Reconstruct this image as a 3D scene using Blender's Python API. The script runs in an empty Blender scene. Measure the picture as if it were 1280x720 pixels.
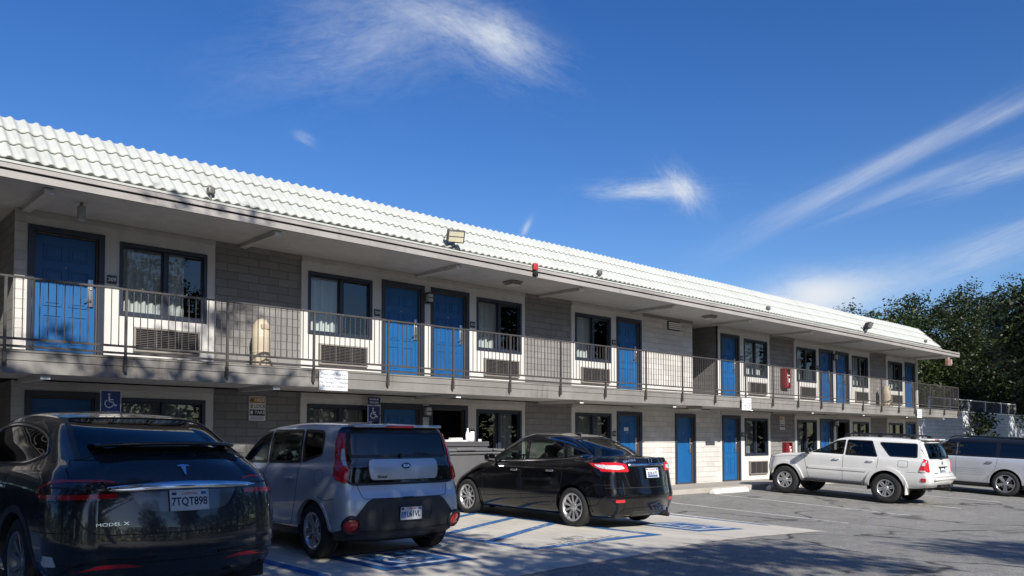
SKY_SAT, SKY_STR, SUN_STR, EXPO = 1.34, .085, 4.6, 0.50
import bpy, math, random
import numpy as np
from mathutils import Vector, Matrix
from mathutils.bvhtree import BVHTree
from mathutils.geometry import delaunay_2d_cdt
random.seed(7); np.random.seed(7)
PI = math.pi; R = math.radians
scene = bpy.context.scene
COL = scene.collection

# ------------------------------------------------------------------ node helpers
class NT:
    def __init__(s, tree): s.t = tree; s.n = tree.nodes; s.l = tree.links
    def node(s, typ, ins=None, **kw):
        nd = s.n.new(typ)
        for k, v in kw.items(): setattr(nd, k, v)
        for k, v in (ins or {}).items(): s.put(nd.inputs[k], v)
        return nd
    def put(s, sock, v):
        if hasattr(v, 'node'): s.l.new(v, sock)
        else: sock.default_value = v
    def math(s, op, a, b=0.0, clamp=False):
        nd = s.n.new('ShaderNodeMath'); nd.operation = op; nd.use_clamp = clamp
        s.put(nd.inputs[0], a); s.put(nd.inputs[1], b); return nd.outputs[0]
    def ramp(s, fac, stops):
        nd = s.n.new('ShaderNodeValToRGB'); s.put(nd.inputs[0], fac)
        e = nd.color_ramp.elements
        while len(e) < len(stops): e.new(0.5)
        for i, (p, c) in enumerate(stops):
            e[i].position = p; e[i].color = c if len(c) == 4 else (*c, 1)
        return nd.outputs[0]
    def mixc(s, fac, a, b, blend='MIX'):
        nd = s.n.new('ShaderNodeMix'); nd.data_type = 'RGBA'; nd.blend_type = blend
        s.put(nd.inputs[0], fac); s.put(nd.inputs[6], c4(a)); s.put(nd.inputs[7], c4(b)); return nd.outputs[2]
    def noise(s, vec, scale, detail=4, rough=.55, dist=0.0):
        nd = s.n.new('ShaderNodeTexNoise'); s.put(nd.inputs['Vector'], vec)
        nd.inputs['Scale'].default_value = scale; nd.inputs['Detail'].default_value = detail
        nd.inputs['Roughness'].default_value = rough; nd.inputs['Distortion'].default_value = dist
        return nd.outputs['Fac']
def c4(c):
    if hasattr(c, 'node'): return c
    return (*c, 1) if len(c) == 3 else c

def new_mat(name):
    m = bpy.data.materials.new(name); m.use_nodes = True
    nt = NT(m.node_tree); nt.n.clear()
    out = nt.node('ShaderNodeOutputMaterial')
    b = nt.node('ShaderNodeBsdfPrincipled'); nt.l.new(b.outputs[0], out.inputs[0])
    return m, nt, b, out

MATS = {}
def mat(name, col, rough=.6, metal=0.0, var=.12, vscale=3.0, bump=0.0, bscale=40.0, coat=0.0, emit=None, spec=.5, dirt=None, streak=None, vary=0.0):
    if name in MATS: return MATS[name]
    m, nt, b, out = new_mat(name)
    tc = nt.node('ShaderNodeTexCoord').outputs['Object']
    n = nt.noise(tc, vscale, 5, .6)
    lo = tuple(max(0, c * (1 - var)) for c in col); hi = tuple(min(1, c * (1 + var)) for c in col)
    cc = nt.ramp(n, [(.3, lo), (.7, hi)])
    if dirt:
        n2 = nt.noise(tc, dirt[1], 6, .65)
        f = nt.math('MULTIPLY', nt.ramp(n2, [(.48, (0, 0, 0)), (.72, (1, 1, 1))]), dirt[2])
        cc = nt.mixc(f, cc, dirt[0])
    if streak:      # rain runs: thin, long and vertical
        ms = nt.node('ShaderNodeMapping', {'Vector': tc, 'Scale': (streak[1], streak[1], streak[1] * .06)}).outputs[0]
        f = nt.math('MULTIPLY', nt.ramp(nt.noise(ms, 1.0, 5, .65), [(.54, (0, 0, 0)), (.70, (1, 1, 1))]), nt.ramp(nt.noise(tc, .8, 3), [(.42, (.1, .1, .1)), (.62, (1, 1, 1))]))
        cc = nt.mixc(nt.math('MULTIPLY', f, streak[2]), cc, streak[0])
    if vary:
        ob = nt.node('ShaderNodeObjectInfo').outputs['Random']; cc = nt.mixc(1.0, cc, nt.ramp(ob, [(0, (1 - vary, 1 - vary, 1 - vary * .8)), (1, (1 + vary, 1 + vary, 1 + vary * .6))]), 'MULTIPLY')
    nt.put(b.inputs['Base Color'], cc)
    b.inputs['Roughness'].default_value = rough; b.inputs['Metallic'].default_value = metal
    b.inputs['Specular IOR Level'].default_value = spec
    b.inputs['Coat Weight'].default_value = coat; b.inputs['Coat Roughness'].default_value = .03
    if emit: b.inputs['Emission Color'].default_value = (*emit[0], 1); b.inputs['Emission Strength'].default_value = emit[1]
    if bump:
        bn = nt.noise(tc, bscale, 4, .6)
        bp = nt.node('ShaderNodeBump', {'Strength': bump, 'Distance': .02, 'Height': bn}); nt.put(b.inputs['Normal'], bp.outputs[0])
    MATS[name] = m; return m

# ------------------------------------------------------------------ mesh helper
class MB:
    def __init__(s): s.v = []; s.f = []; s.mi = []; s.sm = []
    def add(s, vs, fs, mi=0, smooth=False):
        o = len(s.v); s.v += [tuple(map(float, p)) for p in vs]
        for f in fs: s.f.append(tuple(i + o for i in f)); s.mi.append(mi); s.sm.append(smooth)
        return s
    def box(s, x0, x1, y0, y1, z0, z1, mi=0, M=None):
        vs = [(x, y, z) for z in (z0, z1) for y in (y0, y1) for x in (x0, x1)]
        if M is not None: vs = [M @ Vector(p) for p in vs]
        return s.add(vs, [(0, 2, 3, 1), (4, 5, 7, 6), (0, 1, 5, 4), (2, 6, 7, 3), (0, 4, 6, 2), (1, 3, 7, 5)], mi)
    def rbox(s, x0, x1, y0, y1, z0, z1, r=.02, mi=0, M=None, seg=3):
        # box with rounded vertical/horizontal edges: superellipsoid-like lattice
        nx = seg + 1
        def ax(a, b):
            c = [a + r * (1 - math.cos(PI / 2 * k / seg)) for k in range(nx)]
            return c + [b - (q - a) for q in reversed(c)]
        cx, cy, cz = ax(x0, x1), ax(y0, y1), ax(z0, z1)
        def cl(p):
            q = Vector((min(max(p[0], x0 + r), x1 - r), min(max(p[1], y0 + r), y1 - r), min(max(p[2], z0 + r), z1 - r)))
            d = Vector(p) - q
            return q + d.normalized() * r if d.length > 1e-9 else q
        N = 2 * nx
        for (A, B, fix, order) in ((cx, cy, (z0, z1), 'xyz'), (cx, cz, (y0, y1), 'xzy'), (cy, cz, (x0, x1), 'yzx')):
            for fi, fv in enumerate(fix):
                vs = []
                for b in B:
                    for a in A:
                        p = {'xyz': (a, b, fv), 'xzy': (a, fv, b), 'yzx': (fv, a, b)}[order]
                        q = cl(p); vs.append(M @ q if M is not None else q)
                flip = (fi == 0) ^ (order == 'xzy')
                fs = []
                for j in range(N - 1):
                    for i in range(N - 1):
                        q = (j * N + i, j * N + i + 1, (j + 1) * N + i + 1, (j + 1) * N + i)
                        fs.append(q[::-1] if flip else q)
                s.add(vs, fs, mi, True)
        return s
    def quad(s, a, b, c, d, mi=0): return s.add([a, b, c, d], [(0, 1, 2, 3)], mi)
    def tube(s, pts, r, n=8, mi=0, cap=True, smooth=True):
        pts = [Vector(p) for p in pts]; rs = r if isinstance(r, (list, tuple)) else [r] * len(pts)
        vs = []
        for i, p in enumerate(pts):
            d = (pts[min(i + 1, len(pts) - 1)] - pts[max(i - 1, 0)]).normalized()
            up = Vector((0, 0, 1)) if abs(d.z) < .95 else Vector((1, 0, 0))
            a = d.cross(up).normalized(); b = d.cross(a)
            for k in range(n):
                t = 2 * PI * k / n; vs.append(p + (a * math.cos(t) + b * math.sin(t)) * rs[i])
        fs = []
        for i in range(len(pts) - 1):
            for k in range(n):
                fs.append((i * n + k, i * n + (k + 1) % n, (i + 1) * n + (k + 1) % n, (i + 1) * n + k))
        s.add(vs, fs, mi, smooth)
        if cap:
            s.add(vs[:n], [tuple(range(n))], mi); s.add(vs[-n:], [tuple(reversed(range(n)))], mi)
        return s
    def lathe(s, prof, n=24, mi=0, M=None, smooth=True):
        # prof: list of (r, h) around local Z
        vs = []
        for (r, h) in prof:
            for k in range(n):
                t = 2 * PI * k / n; p = Vector((r * math.cos(t), r * math.sin(t), h)); vs.append(M @ p if M is not None else p)
        fs = [(i * n + k, i * n + (k + 1) % n, (i + 1) * n + (k + 1) % n, (i + 1) * n + k) for i in range(len(prof) - 1) for k in range(n)]
        return s.add(vs, fs, mi, smooth)
    def prism(s, poly, fn, d, mi=0):
        # extrude 2D poly: fn(a,b,h) -> 3D; from h=0 to h=d
        n = len(poly)
        vs = [fn(a, b, 0) for a, b in poly] + [fn(a, b, d) for a, b in poly]
        fs = [tuple(reversed(range(n))), tuple(range(n, 2 * n))] + [(i, (i + 1) % n, n + (i + 1) % n, n + i) for i in range(n)]
        return s.add(vs, fs, mi)
    def build(s, name, mats, parent=None, world=True, bevel=0.0):
        me = bpy.data.meshes.new(name); me.from_pydata(s.v, [], s.f)
        for m in (mats if isinstance(mats, (list, tuple)) else [mats]): me.materials.append(m)
        me.polygons.foreach_set('material_index', s.mi); me.polygons.foreach_set('use_smooth', s.sm); me.update()
        o = bpy.data.objects.new(name, me); COL.objects.link(o)
        if bevel:
            bv = o.modifiers.new('bevel', 'BEVEL'); bv.width = bevel; bv.segments = 2; bv.limit_method = 'ANGLE'; bv.angle_limit = R(40)
        setp(o, parent, world); return o
WORLD = {}
def wm(o):
    return WORLD.get(o.name, Matrix())
def setp(o, parent, world=True):
    if parent is None: return
    o.parent = parent
    if world: o.matrix_parent_inverse = wm(parent).inverted()
def thing(name, label, cat, loc=(0, 0, 0), rot=(0, 0, 0), group=None, parent=None):
    o = bpy.data.objects.new(name, None); COL.objects.link(o); o.empty_display_size = .2
    o.location = loc; o.rotation_euler = rot
    WORLD[o.name] = Matrix.LocRotScale(Vector(loc), __import__('mathutils').Euler(rot), None)
    tag(o, label, cat, group); return o
def tag(o, label=None, cat=None, group=None, kind=None):
    if label: o['label'] = label
    if cat: o['category'] = cat
    if group: o['group'] = group
    if kind: o['kind'] = kind
    return o
def copy_tree(o, parent=None):
    c = o.copy(); COL.objects.link(c)
    if parent is not None: c.parent = parent
    for ch in [x for x in COL.objects if x.parent == o]: copy_tree(ch, c)
    return c
def text_mesh(s, size=.1, align='CENTER', extrude=.0006, bold=False, shear=0.0, sx=1.0):
    cu = bpy.data.curves.new('writing', 'FONT'); cu.body = s; cu.size = size; cu.align_x = align; cu.align_y = 'CENTER'
    cu.extrude = extrude; cu.resolution_u = 3; cu.shear = shear
    if bold: cu.offset = size * .018
    ob = bpy.data.objects.new('tmp_writing', cu); COL.objects.link(ob)
    dg = bpy.context.evaluated_depsgraph_get(); me = bpy.data.meshes.new_from_object(ob.evaluated_get(dg))
    vs = [(v.co.x * sx, v.co.y, v.co.z) for v in me.vertices]; fs = [tuple(p.vertices) for p in me.polygons]
    bpy.data.objects.remove(ob); bpy.data.curves.remove(cu); bpy.data.meshes.remove(me)
    return vs, fs
def add_text(mb, s, M, size, mi, **kw):
    vs, fs = text_mesh(s, size, **kw); mb.add([M @ Vector(v) for v in vs], fs, mi)
def face_neg_y(x, y, z):  # plane whose text reads from -Y side: local x -> +X, local y -> +Z, normal -> -Y
    return Matrix(((1, 0, 0, x), (0, 0, -1, y), (0, 1, 0, z), (0, 0, 0, 1)))
def ss(a, b, x):
    t = np.clip((np.asarray(x, float) - a) / (b - a), 0, 1); return t * t * (3 - 2 * t)

# ------------------------------------------------------------------ wheelchair symbol polygons (unit square, y up)
def isa_polys():
    P = []
    P.append([(.42 + .07 * math.cos(t), .90 + .07 * math.sin(t)) for t in np.linspace(0, 2 * PI, 14)[:-1]])
    P.append([(.37, .80), (.46, .80), (.47, .62), (.66, .62), (.66, .55), (.47, .55), (.475, .47), (.39, .47)])
    P.append([(.44, .47), (.44, .40), (.62, .40), (.73, .16), (.87, .21), (.85, .28), (.77, .25), (.67, .47)])
    a0, a1 = R(118), R(348); c = (.42, .33); ro, ri = .27, .205
    A = np.linspace(a0, a1, 22)
    for i in range(21):
        P.append([(c[0] + r * math.cos(t), c[1] + r * math.sin(t)) for r, t in ((ri, A[i]), (ro, A[i]), (ro, A[i + 1]), (ri, A[i + 1]))][::1])
    return P

# ------------------------------------------------------------------ camera
cam = bpy.data.cameras.new('camera'); camo = bpy.data.objects.new('camera', cam); COL.objects.link(camo)
cam.sensor_width = 36; cam.lens = 1017 / 1280 * 36; cam.shift_y = (512 - 360) / 1280; cam.clip_end = 3000; cam.clip_start = .05
YAW, PIT, EYE = R(47.2), R(2.08), 1.47
fw = Vector((math.cos(YAW) * math.cos(PIT), math.sin(YAW) * math.cos(PIT), math.sin(PIT)))
camo.location = (0, 0, EYE); camo.rotation_euler = fw.to_track_quat('-Z', 'Y').to_euler()
scene.camera = camo

# ------------------------------------------------------------------ ground
def g(X, Y):
    X = np.asarray(X, float); Y = np.asarray(Y, float)
    A = .085 + .02 * ss(7, 10, X) - .105 * ss(10, 14.5, X) - .03 * ss(15, 24, X)
    s = np.interp(X, [5, 9, 13, 16, 20, 40], [.006, .008, .020, .038, .045, .045])
    t = np.clip(12.6 - Y, 0, 6.4); t = t - .04 * np.sin(t * 2 * PI / 6.4)
    return A - s * t
def gz(X, Y): return float(g(X, Y))
def img_ray(x, y):
    rt = Vector((math.sin(YAW), -math.cos(YAW), 0)); up = rt.cross(fw)
    return fw + rt * ((x - 640) / 1017) + up * ((512 - y) / 1017)
def to_ground(x, y):   # used once to survey where the painted marks lie on the sloping lot
    d = img_ray(x, y); z = 0
    for _ in range(20):
        p = Vector((0, 0, EYE)) + d * ((z - EYE) / d.z); z = gz(p.x, p.y)
    return (p.x, p.y)
def drape(mb, poly, dz, step=.35, mi=0):
    poly = [(float(a), float(b)) for a, b in poly]
    res = []
    for i in range(len(poly)):
        a, b = Vector(poly[i]), Vector(poly[(i + 1) % len(poly)]); n = max(1, int((b - a).length / step))
        res += [tuple(a + (b - a) * (k / n)) for k in range(n)]
    xs = [p[0] for p in res]; ys = [p[1] for p in res]; pts = [Vector(p) for p in res]
    P = np.array(res)
    for x in np.arange(min(xs) + step / 2, max(xs), step):
        for y in np.arange(min(ys) + step / 2, max(ys), step):
            if inpoly(P, np.array([[x, y]]))[0] and dist_poly(P, np.array([[x, y]]))[0][0] > step * .3: pts.append(Vector((x, y)))
    n = len(res)
    v, e, f, *_ = delaunay_2d_cdt(pts, [(i, (i + 1) % n) for i in range(n)], [], 1, 1e-5)
    Z = g([p.x for p in v], [p.y for p in v])
    fs = []
    for q in f:
        a, b, c = (v[i] for i in q[:3]); fs.append(tuple(q) if (b - a).cross(c - a) > 0 else tuple(reversed(q)))
    mb.add([(p.x, p.y, z + dz) for p, z in zip(v, Z)], fs, mi, True)
def inpoly(P, Q):
    x, y = Q[:, 0], Q[:, 1]; r = np.zeros(len(Q), bool); n = len(P)
    for i in range(n):
        x1, y1 = P[i]; x2, y2 = P[(i + 1) % n]
        c = ((y1 > y) != (y2 > y)) & (x < (x2 - x1) * (y - y1) / (y2 - y1 + 1e-15) + x1); r ^= c
    return r
def dist_poly(P, Q):
    best = np.full(len(Q), 1e9); near = np.zeros_like(Q); n = len(P)
    for i in range(n):
        a = P[i]; d = P[(i + 1) % n] - a; t = np.clip(((Q - a) @ d) / (d @ d + 1e-15), 0, 1)
        c = a + t[:, None] * d; dd = np.hypot(*(Q - c).T); m = dd < best; best[m] = dd[m]; near[m] = c[m]
    return best, near

# asphalt
def asphalt_mat():
    m, nt, b, out = new_mat('asphalt'); tc = nt.node('ShaderNodeTexCoord').outputs['Object']
    big = nt.noise(tc, .35, 5, .6, .4); mid = nt.noise(tc, 3, 5, .65); fine = nt.noise(tc, 260, 3, .8)
    mp = nt.node('ShaderNodeMapping', {'Vector': tc, 'Scale': (.5, 1.4, 1)}).outputs[0]
    wear = nt.noise(mp, 1.1, 6, .7, .8)
    c = nt.ramp(big, [(.3, (.30, .297, .28)), (.7, (.41, .405, .385))])
    c = nt.mixc(nt.math('MULTIPLY', nt.ramp(wear, [(.42, (0, 0, 0)), (.68, (1, 1, 1))]), .45), c, (.18, .18, .176))
    c = nt.mixc(.35, c, nt.ramp(mid, [(.3, (.21, .21, .2)), (.7, (.43, .425, .41))]))
    vor = nt.node('ShaderNodeTexVoronoi', {'Vector': tc, 'Scale': 90.0}); 
    c = nt.mixc(.6, c, nt.mixc(1.0, c, nt.ramp(fine, [(.38, (.35, .35, .35)), (.62, (1.6, 1.58, 1.52))]), 'MULTIPLY'))
    c = nt.mixc(.45, c, nt.mixc(1.0, c, vor.outputs['Color'], 'MULTIPLY'))
    gr = nt.noise(tc, 38, 4, .8); c = nt.mixc(.75, c, nt.mixc(1.0, c, nt.ramp(gr, [(.36, (.5, .5, .5)), (.62, (1.45, 1.44, 1.4))]), 'MULTIPLY'))
    pt = nt.noise(tc, 7, 5, .7, .6); c = nt.mixc(.6, c, nt.mixc(1.0, c, nt.ramp(pt, [(.36, (.78, .78, .79)), (.62, (1.12, 1.11, 1.08))]), 'MULTIPLY'))
    # cracks
    cd = nt.node('ShaderNodeTexNoise', {'Vector': tc, 'Scale': .8, 'Detail': 4.0}).outputs['Color']
    wv = nt.node('ShaderNodeVectorMath', {0: tc, 1: nt.node('ShaderNodeVectorMath', {0: cd, 'Scale': 1.6}, operation='SCALE').outputs[0]}, operation='ADD').outputs[0]
    cr = nt.node('ShaderNodeTexVoronoi', {'Vector': wv, 'Scale': .22}, feature='DISTANCE_TO_EDGE').outputs['Distance']
    crm = nt.math('MULTIPLY', nt.ramp(cr, [(.0, (1, 1, 1)), (.006, (1, 1, 1)), (.013, (0, 0, 0))]), nt.ramp(nt.noise(tc, .3, 3), [(.36, (0, 0, 0)), (.5, (1, 1, 1))]))
    c = nt.mixc(nt.math('MULTIPLY', crm, .8), c, (.03, .03, .03))
    st = nt.noise(tc, .9, 2, .5); c = nt.mixc(nt.math('MULTIPLY', nt.ramp(st, [(.64, (0, 0, 0)), (.74, (1, 1, 1))]), .65), c, (.07, .07, .07))
    dr = nt.node('ShaderNodeTexVoronoi', {'Vector': wv, 'Scale': 1.3}).outputs['Distance']; c = nt.mixc(nt.math('MULTIPLY', nt.ramp(dr, [(.0, (1, 1, 1)), (.05, (1, 1, 1)), (.11, (0, 0, 0))]), .55), c, (.05, .05, .05))
    nt.put(b.inputs['Base Color'], c); b.inputs['Roughness'].default_value = .85; b.inputs['Specular IOR Level'].default_value = .3
    h = nt.math('ADD', nt.math('MULTIPLY', fine, .6), vor.outputs['Distance'])
    nt.put(b.inputs['Normal'], nt.node('ShaderNodeBump', {'Strength': .55, 'Distance': .006, 'Height': h}).outputs[0])
    return m
def concrete_mat(name, base, warm=(1.0, .97, .9), joint=None, streak=True):
    m, nt, b, out = new_mat(name); tc = nt.node('ShaderNodeTexCoord').outputs['Object']
    big = nt.noise(tc, .6, 6, .65, .5); fine = nt.noise(tc, 120, 3, .7)
    mp = nt.node('ShaderNodeMapping', {'Vector': tc, 'Scale': (6, .35, 1)}).outputs[0]
    sk = nt.noise(mp, 3, 5, .6)
    lo = tuple(base * w * .8 for w in warm); hi = tuple(base * w * 1.12 for w in warm)
    c = nt.ramp(big, [(.3, lo), (.7, hi)])
    if streak: c = nt.mixc(.55, c, nt.mixc(1.0, c, nt.ramp(sk, [(.35, (.75, .75, .75)), (.65, (1.12, 1.12, 1.12))]), 'MULTIPLY'))
    c = nt.mixc(.5, c, nt.mixc(1.0, c, nt.ramp(fine, [(.35, (.75, .75, .75)), (.65, (1.2, 1.2, 1.2))]), 'MULTIPLY'))
    st = nt.noise(tc, 1.6, 4, .6); c = nt.mixc(nt.math('MULTIPLY', nt.ramp(st, [(.6, (0, 0, 0)), (.75, (1, 1, 1))]), .5), c, tuple(base * .45 for _ in range(3)))
    spots = nt.node('ShaderNodeTexVoronoi', {'Vector': tc, 'Scale': 2.2}).outputs['Distance']
    c = nt.mixc(nt.math('MULTIPLY', nt.ramp(spots, [(.0, (1, 1, 1)), (.03, (1, 1, 1)), (.06, (0, 0, 0))]), .6), c, (base * .3,) * 3)
    nt.put(b.inputs['Base Color'], c); b.inputs['Roughness'].default_value = .85; b.inputs['Specular IOR Level'].default_value = .3
    nt.put(b.inputs['Normal'], nt.node('ShaderNodeBump', {'Strength': .4, 'Distance': .006, 'Height': nt.math('ADD', fine, sk)}).outputs[0])
    return m
M_asph = asphalt_mat(); M_pad = concrete_mat('concrete_pad', .60, (1.0, .94, .81)); M_walk = concrete_mat('concrete_walk', .40, (1.0, .93, .82), streak=False)
def paint_mat(name, col, under, wear=.5, sc=14):
    m, nt, b, out = new_mat(name); tc = nt.node('ShaderNodeTexCoord').outputs['Object']
    n = nt.noise(tc, sc, 6, .7); n2 = nt.noise(tc, 1.6, 3, .6); f = nt.math('ADD', n, nt.math('MULTIPLY', nt.math('SUBTRACT', n2, .5), .7))
    e = .62 - .3 * wear
    c = nt.mixc(nt.ramp(f, [(e, (0, 0, 0)), (e + .08, (1, 1, 1))]), under, col)
    c = nt.mixc(.3, c, nt.mixc(1.0, c, nt.ramp(nt.noise(tc, 150, 3, .7), [(.35, (.6, .6, .6)), (.65, (1.25, 1.25, 1.25))]), 'MULTIPLY'))
    nt.put(b.inputs['Base Color'], c); b.inputs['Roughness'].default_value = .75; return m
M_blue_paint = paint_mat('blue_road_paint', (.020, .11, .30), (.46, .45, .41), .95)
M_blue_line = paint_mat('blue_line_paint', (.025, .13, .34), (.52, .50, .46), .92)
M_white_on_blue = paint_mat('white_symbol_paint', (.6, .62, .64), (.04, .13, .27), .95)
M_white_line = paint_mat('white_line_paint', (.66, .66, .63), (.26, .26, .25), .8)
M_white_on_con = paint_mat('white_letter_paint', (.62, .62, .6), (.46, .45, .41), .25)

xs = np.array(sorted(set([-900, -400, -150, -60, -40, 60, 80, 120, 200, 400, 900] + list(np.arange(-30, 55, .75)))), float)
ys = np.array(sorted(set([-900, -300, -120, -60, -30, 30, 60, 150, 400, 900] + list(np.arange(-20, 22, .5)))), float)
XX, YY = np.meshgrid(xs, ys); ZZ = g(XX, YY); nxg = len(xs)
mb = MB(); mb.add(list(zip(XX.ravel(), YY.ravel(), ZZ.ravel())), [(j * nxg + i, j * nxg + i + 1, (j + 1) * nxg + i + 1, (j + 1) * nxg + i) for j in range(len(ys) - 1) for i in range(nxg - 1)], 0, True)
tag(mb.build('ground', M_asph), kind='structure')
mb = MB(); jr = random.Random(3); ed = [(-9, 6.0)] + [(x, 6.2 + (x - 5.9) * .0622 + jr.uniform(-.018, .018) + .02 * math.sin(x * 2.1)) for x in np.arange(-2, 13.6, .16)] + [(13.62 + (y - 6.68) * .053 + jr.uniform(-.015, .015), y) for y in np.arange(6.68, 12.9, .2)] + [(13.95, 12.92), (-9, 12.92)]; drape(mb, ed, .006, .5); tag(mb.build('concrete_pavement', M_pad), kind='structure')
# pad control joints
mb = MB()
for x in (1.2, 4.3, 7.35, 10.5):
    drape(mb, [(x, 6.25 + .03 * x), (x + .012, 6.25 + .03 * x), (x + .012, 12.9), (x, 12.9)], .0085, .6)
tag(mb.build('pavement_joint', mat('joint_dark', (.1, .095, .09), .9)), kind='structure')
# walkway, flush ramp at left, kerb at the right
mb = MB(); mb.box(-9, 39.5, 12.92, 14.72, -.4, .12); tag(mb.build('walkway', M_walk, bevel=.015), kind='structure')
# painted marks
def strip(mb, a, b, w, dz, mi=0, step=.5):
    a, b = Vector(a), Vector(b); d = (b - a).normalized(); n = Vector((-d.y, d.x)) * w / 2
    drape(mb, [a + n, a - n, b - n, b + n], dz, step, mi)
mb = MB()
for x in (15.9, 18.97, 22.1, 25.1, 28.1, 31.1, 34.1, 37.1): strip(mb, (x, 12.4), (x, 7.35), .1, .005)
tag(mb.build('parking_line', M_white_line), kind='structure')
mb = MB()
strip(mb, (13.45, 12.6), (13.45, 7.7), .155, .010)
strip(mb, (7.36, 12.6), (7.36, 7.55), .155, .010); strip(mb, (9.78, 12.6), (9.78, 7.4), .155, .010); strip(mb, (7.3, 7.55), (9.84, 7.42), .155, .0108)
for k in range(6):
    y = 8.45 + k * 1.02
    if y - 1.05 > 7.5: strip(mb, (9.72, y), (7.42, y - 1.0), .155, .0112)
strip(mb, (1.2, 12.6), (1.2, 7.5), .155, .010); strip(mb, (4.3, 12.6), (4.3, 7.5), .155, .0108)
tag(mb.build('accessible_parking_line', M_blue_line), kind='structure')
def isa_box(cx, cy, s):
    a = MB(); drape(a, [(cx - s / 2, cy - s / 2), (cx + s / 2, cy - s / 2), (cx + s / 2, cy + s / 2), (cx - s / 2, cy + s / 2)], .010, .3)
    tag(a.build('accessible_parking_square', M_blue_paint), kind='structure')
    b = MB(); t = s * .80 / 2; w = s * .07
    for (x0, x1, y0, y1) in ((-t, t, t - w, t), (-t, t, -t, -t + w), (-t, -t + w, -t + w, t - w), (t - w, t, -t + w, t - w)):
        drape(b, [(cx + x0, cy + y0), (cx + x1, cy + y0), (cx + x1, cy + y1), (cx + x0, cy + y1)], .014, .3)
    for P in isa_polys():
        q = s * .62; drape(b, [(cx + (u - .52) * q, cy + (v - .5) * q) for u, v in P], .014, .3)
    tag(b.build('accessible_parking_symbol', M_white_on_blue), kind='structure')
isa_box(5.62, 8.0, 1.32); isa_box(11.42, 8.0, 1.32)
mb = MB()
for s, y in (('NO', 8.0), ('PARKING', 7.68)):
    vs, fs = text_mesh(s, .34, extrude=0, bold=True); mb.add([(8.5 + v[0], y + v[1] - .05, gz(8.5 + v[0], y + v[1]) + .0125) for v in vs], fs)
tag(mb.build('pavement_lettering', M_white_on_con), kind='structure')
# ================================================================== building
def stucco_mat(name, col, sc=60, bump=.5):
    m, nt, b, out = new_mat(name); tc = nt.node('ShaderNodeTexCoord').outputs['Object']
    n = nt.noise(tc, sc, 5, .65); big = nt.noise(tc, .9, 5, .6)
    mp = nt.node('ShaderNodeMapping', {'Vector': tc, 'Scale': (3, 3, .4)}).outputs[0]; st = nt.noise(mp, 1.4, 5, .6)
    c = nt.ramp(big, [(.3, tuple(x * .9 for x in col)), (.7, tuple(min(.9, x * 1.06) for x in col))])
    c = nt.mixc(.35, c, nt.mixc(1.0, c, nt.ramp(st, [(.35, (.8, .79, .77)), (.6, (1.05, 1.05, 1.05))]), 'MULTIPLY'))
    c = nt.mixc(.4, c, nt.mixc(1.0, c, nt.ramp(n, [(.35, (.8, .8, .8)), (.65, (1.1, 1.1, 1.1))]), 'MULTIPLY'))
    nt.put(b.inputs['Base Color'], c); b.inputs['Roughness'].default_value = .9; b.inputs['Specular IOR Level'].default_value = .25
    nt.put(b.inputs['Normal'], nt.node('ShaderNodeBump', {'Strength': bump, 'Distance': .012, 'Height': n}).outputs[0]); return m
def block_mat(name, col, axis='X', mortar=.8):
    m, nt, b, out = new_mat(name); tc = nt.node('ShaderNodeTexCoord').outputs['Object']
    sp = nt.node('ShaderNodeSeparateXYZ', {0: tc}).outputs
    v = nt.node('ShaderNodeCombineXYZ', {0: sp[0] if axis == 'X' else sp[1], 1: sp[2]}).outputs[0]
    br = nt.node('ShaderNodeTexBrick', {'Vector': v, 'Scale': 1.0, 'Mortar Size': .006, 'Mortar Smooth': .3, 'Brick Width': .406, 'Row Height': .1525, 'Bias': 0.0,
        'Color1': (*[x * .9 for x in col], 1), 'Color2': (*[x * 1.08 for x in col], 1), 'Mortar': (*[x * mortar for x in col], 1)})
    n = nt.noise(tc, 45, 5, .7); big = nt.noise(tc, 1.2, 5, .6)
    c = nt.mixc(.5, br.outputs['Color'], nt.mixc(1.0, br.outputs['Color'], nt.ramp(big, [(.3, (.8, .8, .8)), (.7, (1.12, 1.12, 1.12))]), 'MULTIPLY'))
    c = nt.mixc(.45, c, nt.mixc(1.0, c, nt.ramp(n, [(.35, (.75, .75, .75)), (.65, (1.12, 1.12, 1.12))]), 'MULTIPLY'))
    nt.put(b.inputs['Base Color'], c); b.inputs['Roughness'].default_value = .9; b.inputs['Specular IOR Level'].default_value = .25
    h = nt.math('SUBTRACT', nt.math('MULTIPLY', n, .35), nt.math('MULTIPLY', br.outputs['Fac'], 1.0))
    nt.put(b.inputs['Normal'], nt.node('ShaderNodeBump', {'Strength': .8, 'Distance': .012, 'Height': h}).outputs[0]); return m
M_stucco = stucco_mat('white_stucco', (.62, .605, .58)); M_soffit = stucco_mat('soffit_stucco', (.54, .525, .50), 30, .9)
M_pier = block_mat('taupe_block', (.235, .227, .22), 'X', .62); M_pier_y = block_mat('taupe_block_side', (.235, .227, .22), 'Y', .62)
M_wblock = block_mat('white_block', (.58, .56, .53)); M_wblock_y = block_mat('white_block_side', (.5, .48, .45), 'Y')
M_trim = mat('taupe_trim', (.24, .22, .20), .6, var=.15, vscale=1.5, dirt=((.12, .11, .1), 1.2, .5))
M_fascia = mat('fascia_board', (.225, .215, .20), .65, var=.2, vscale=.9, bump=.1, dirt=((.13, .12, .11), .8, .6), streak=((.10, .075, .055), 7, .75))
M_gutter = mat('gutter_metal', (.33, .31, .29), .5, var=.12, vscale=.7, dirt=((.16, .15, .14), 1.1, .45), streak=((.14, .12, .10), 6, .6))
M_door = mat('blue_door_paint', (.006, .098, .29), .42, var=.10, vscale=2, bump=.05, bscale=60, dirt=((.02, .07, .16), 4, .3), streak=((.03, .13, .28), 9, .4), vary=.13)
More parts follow.
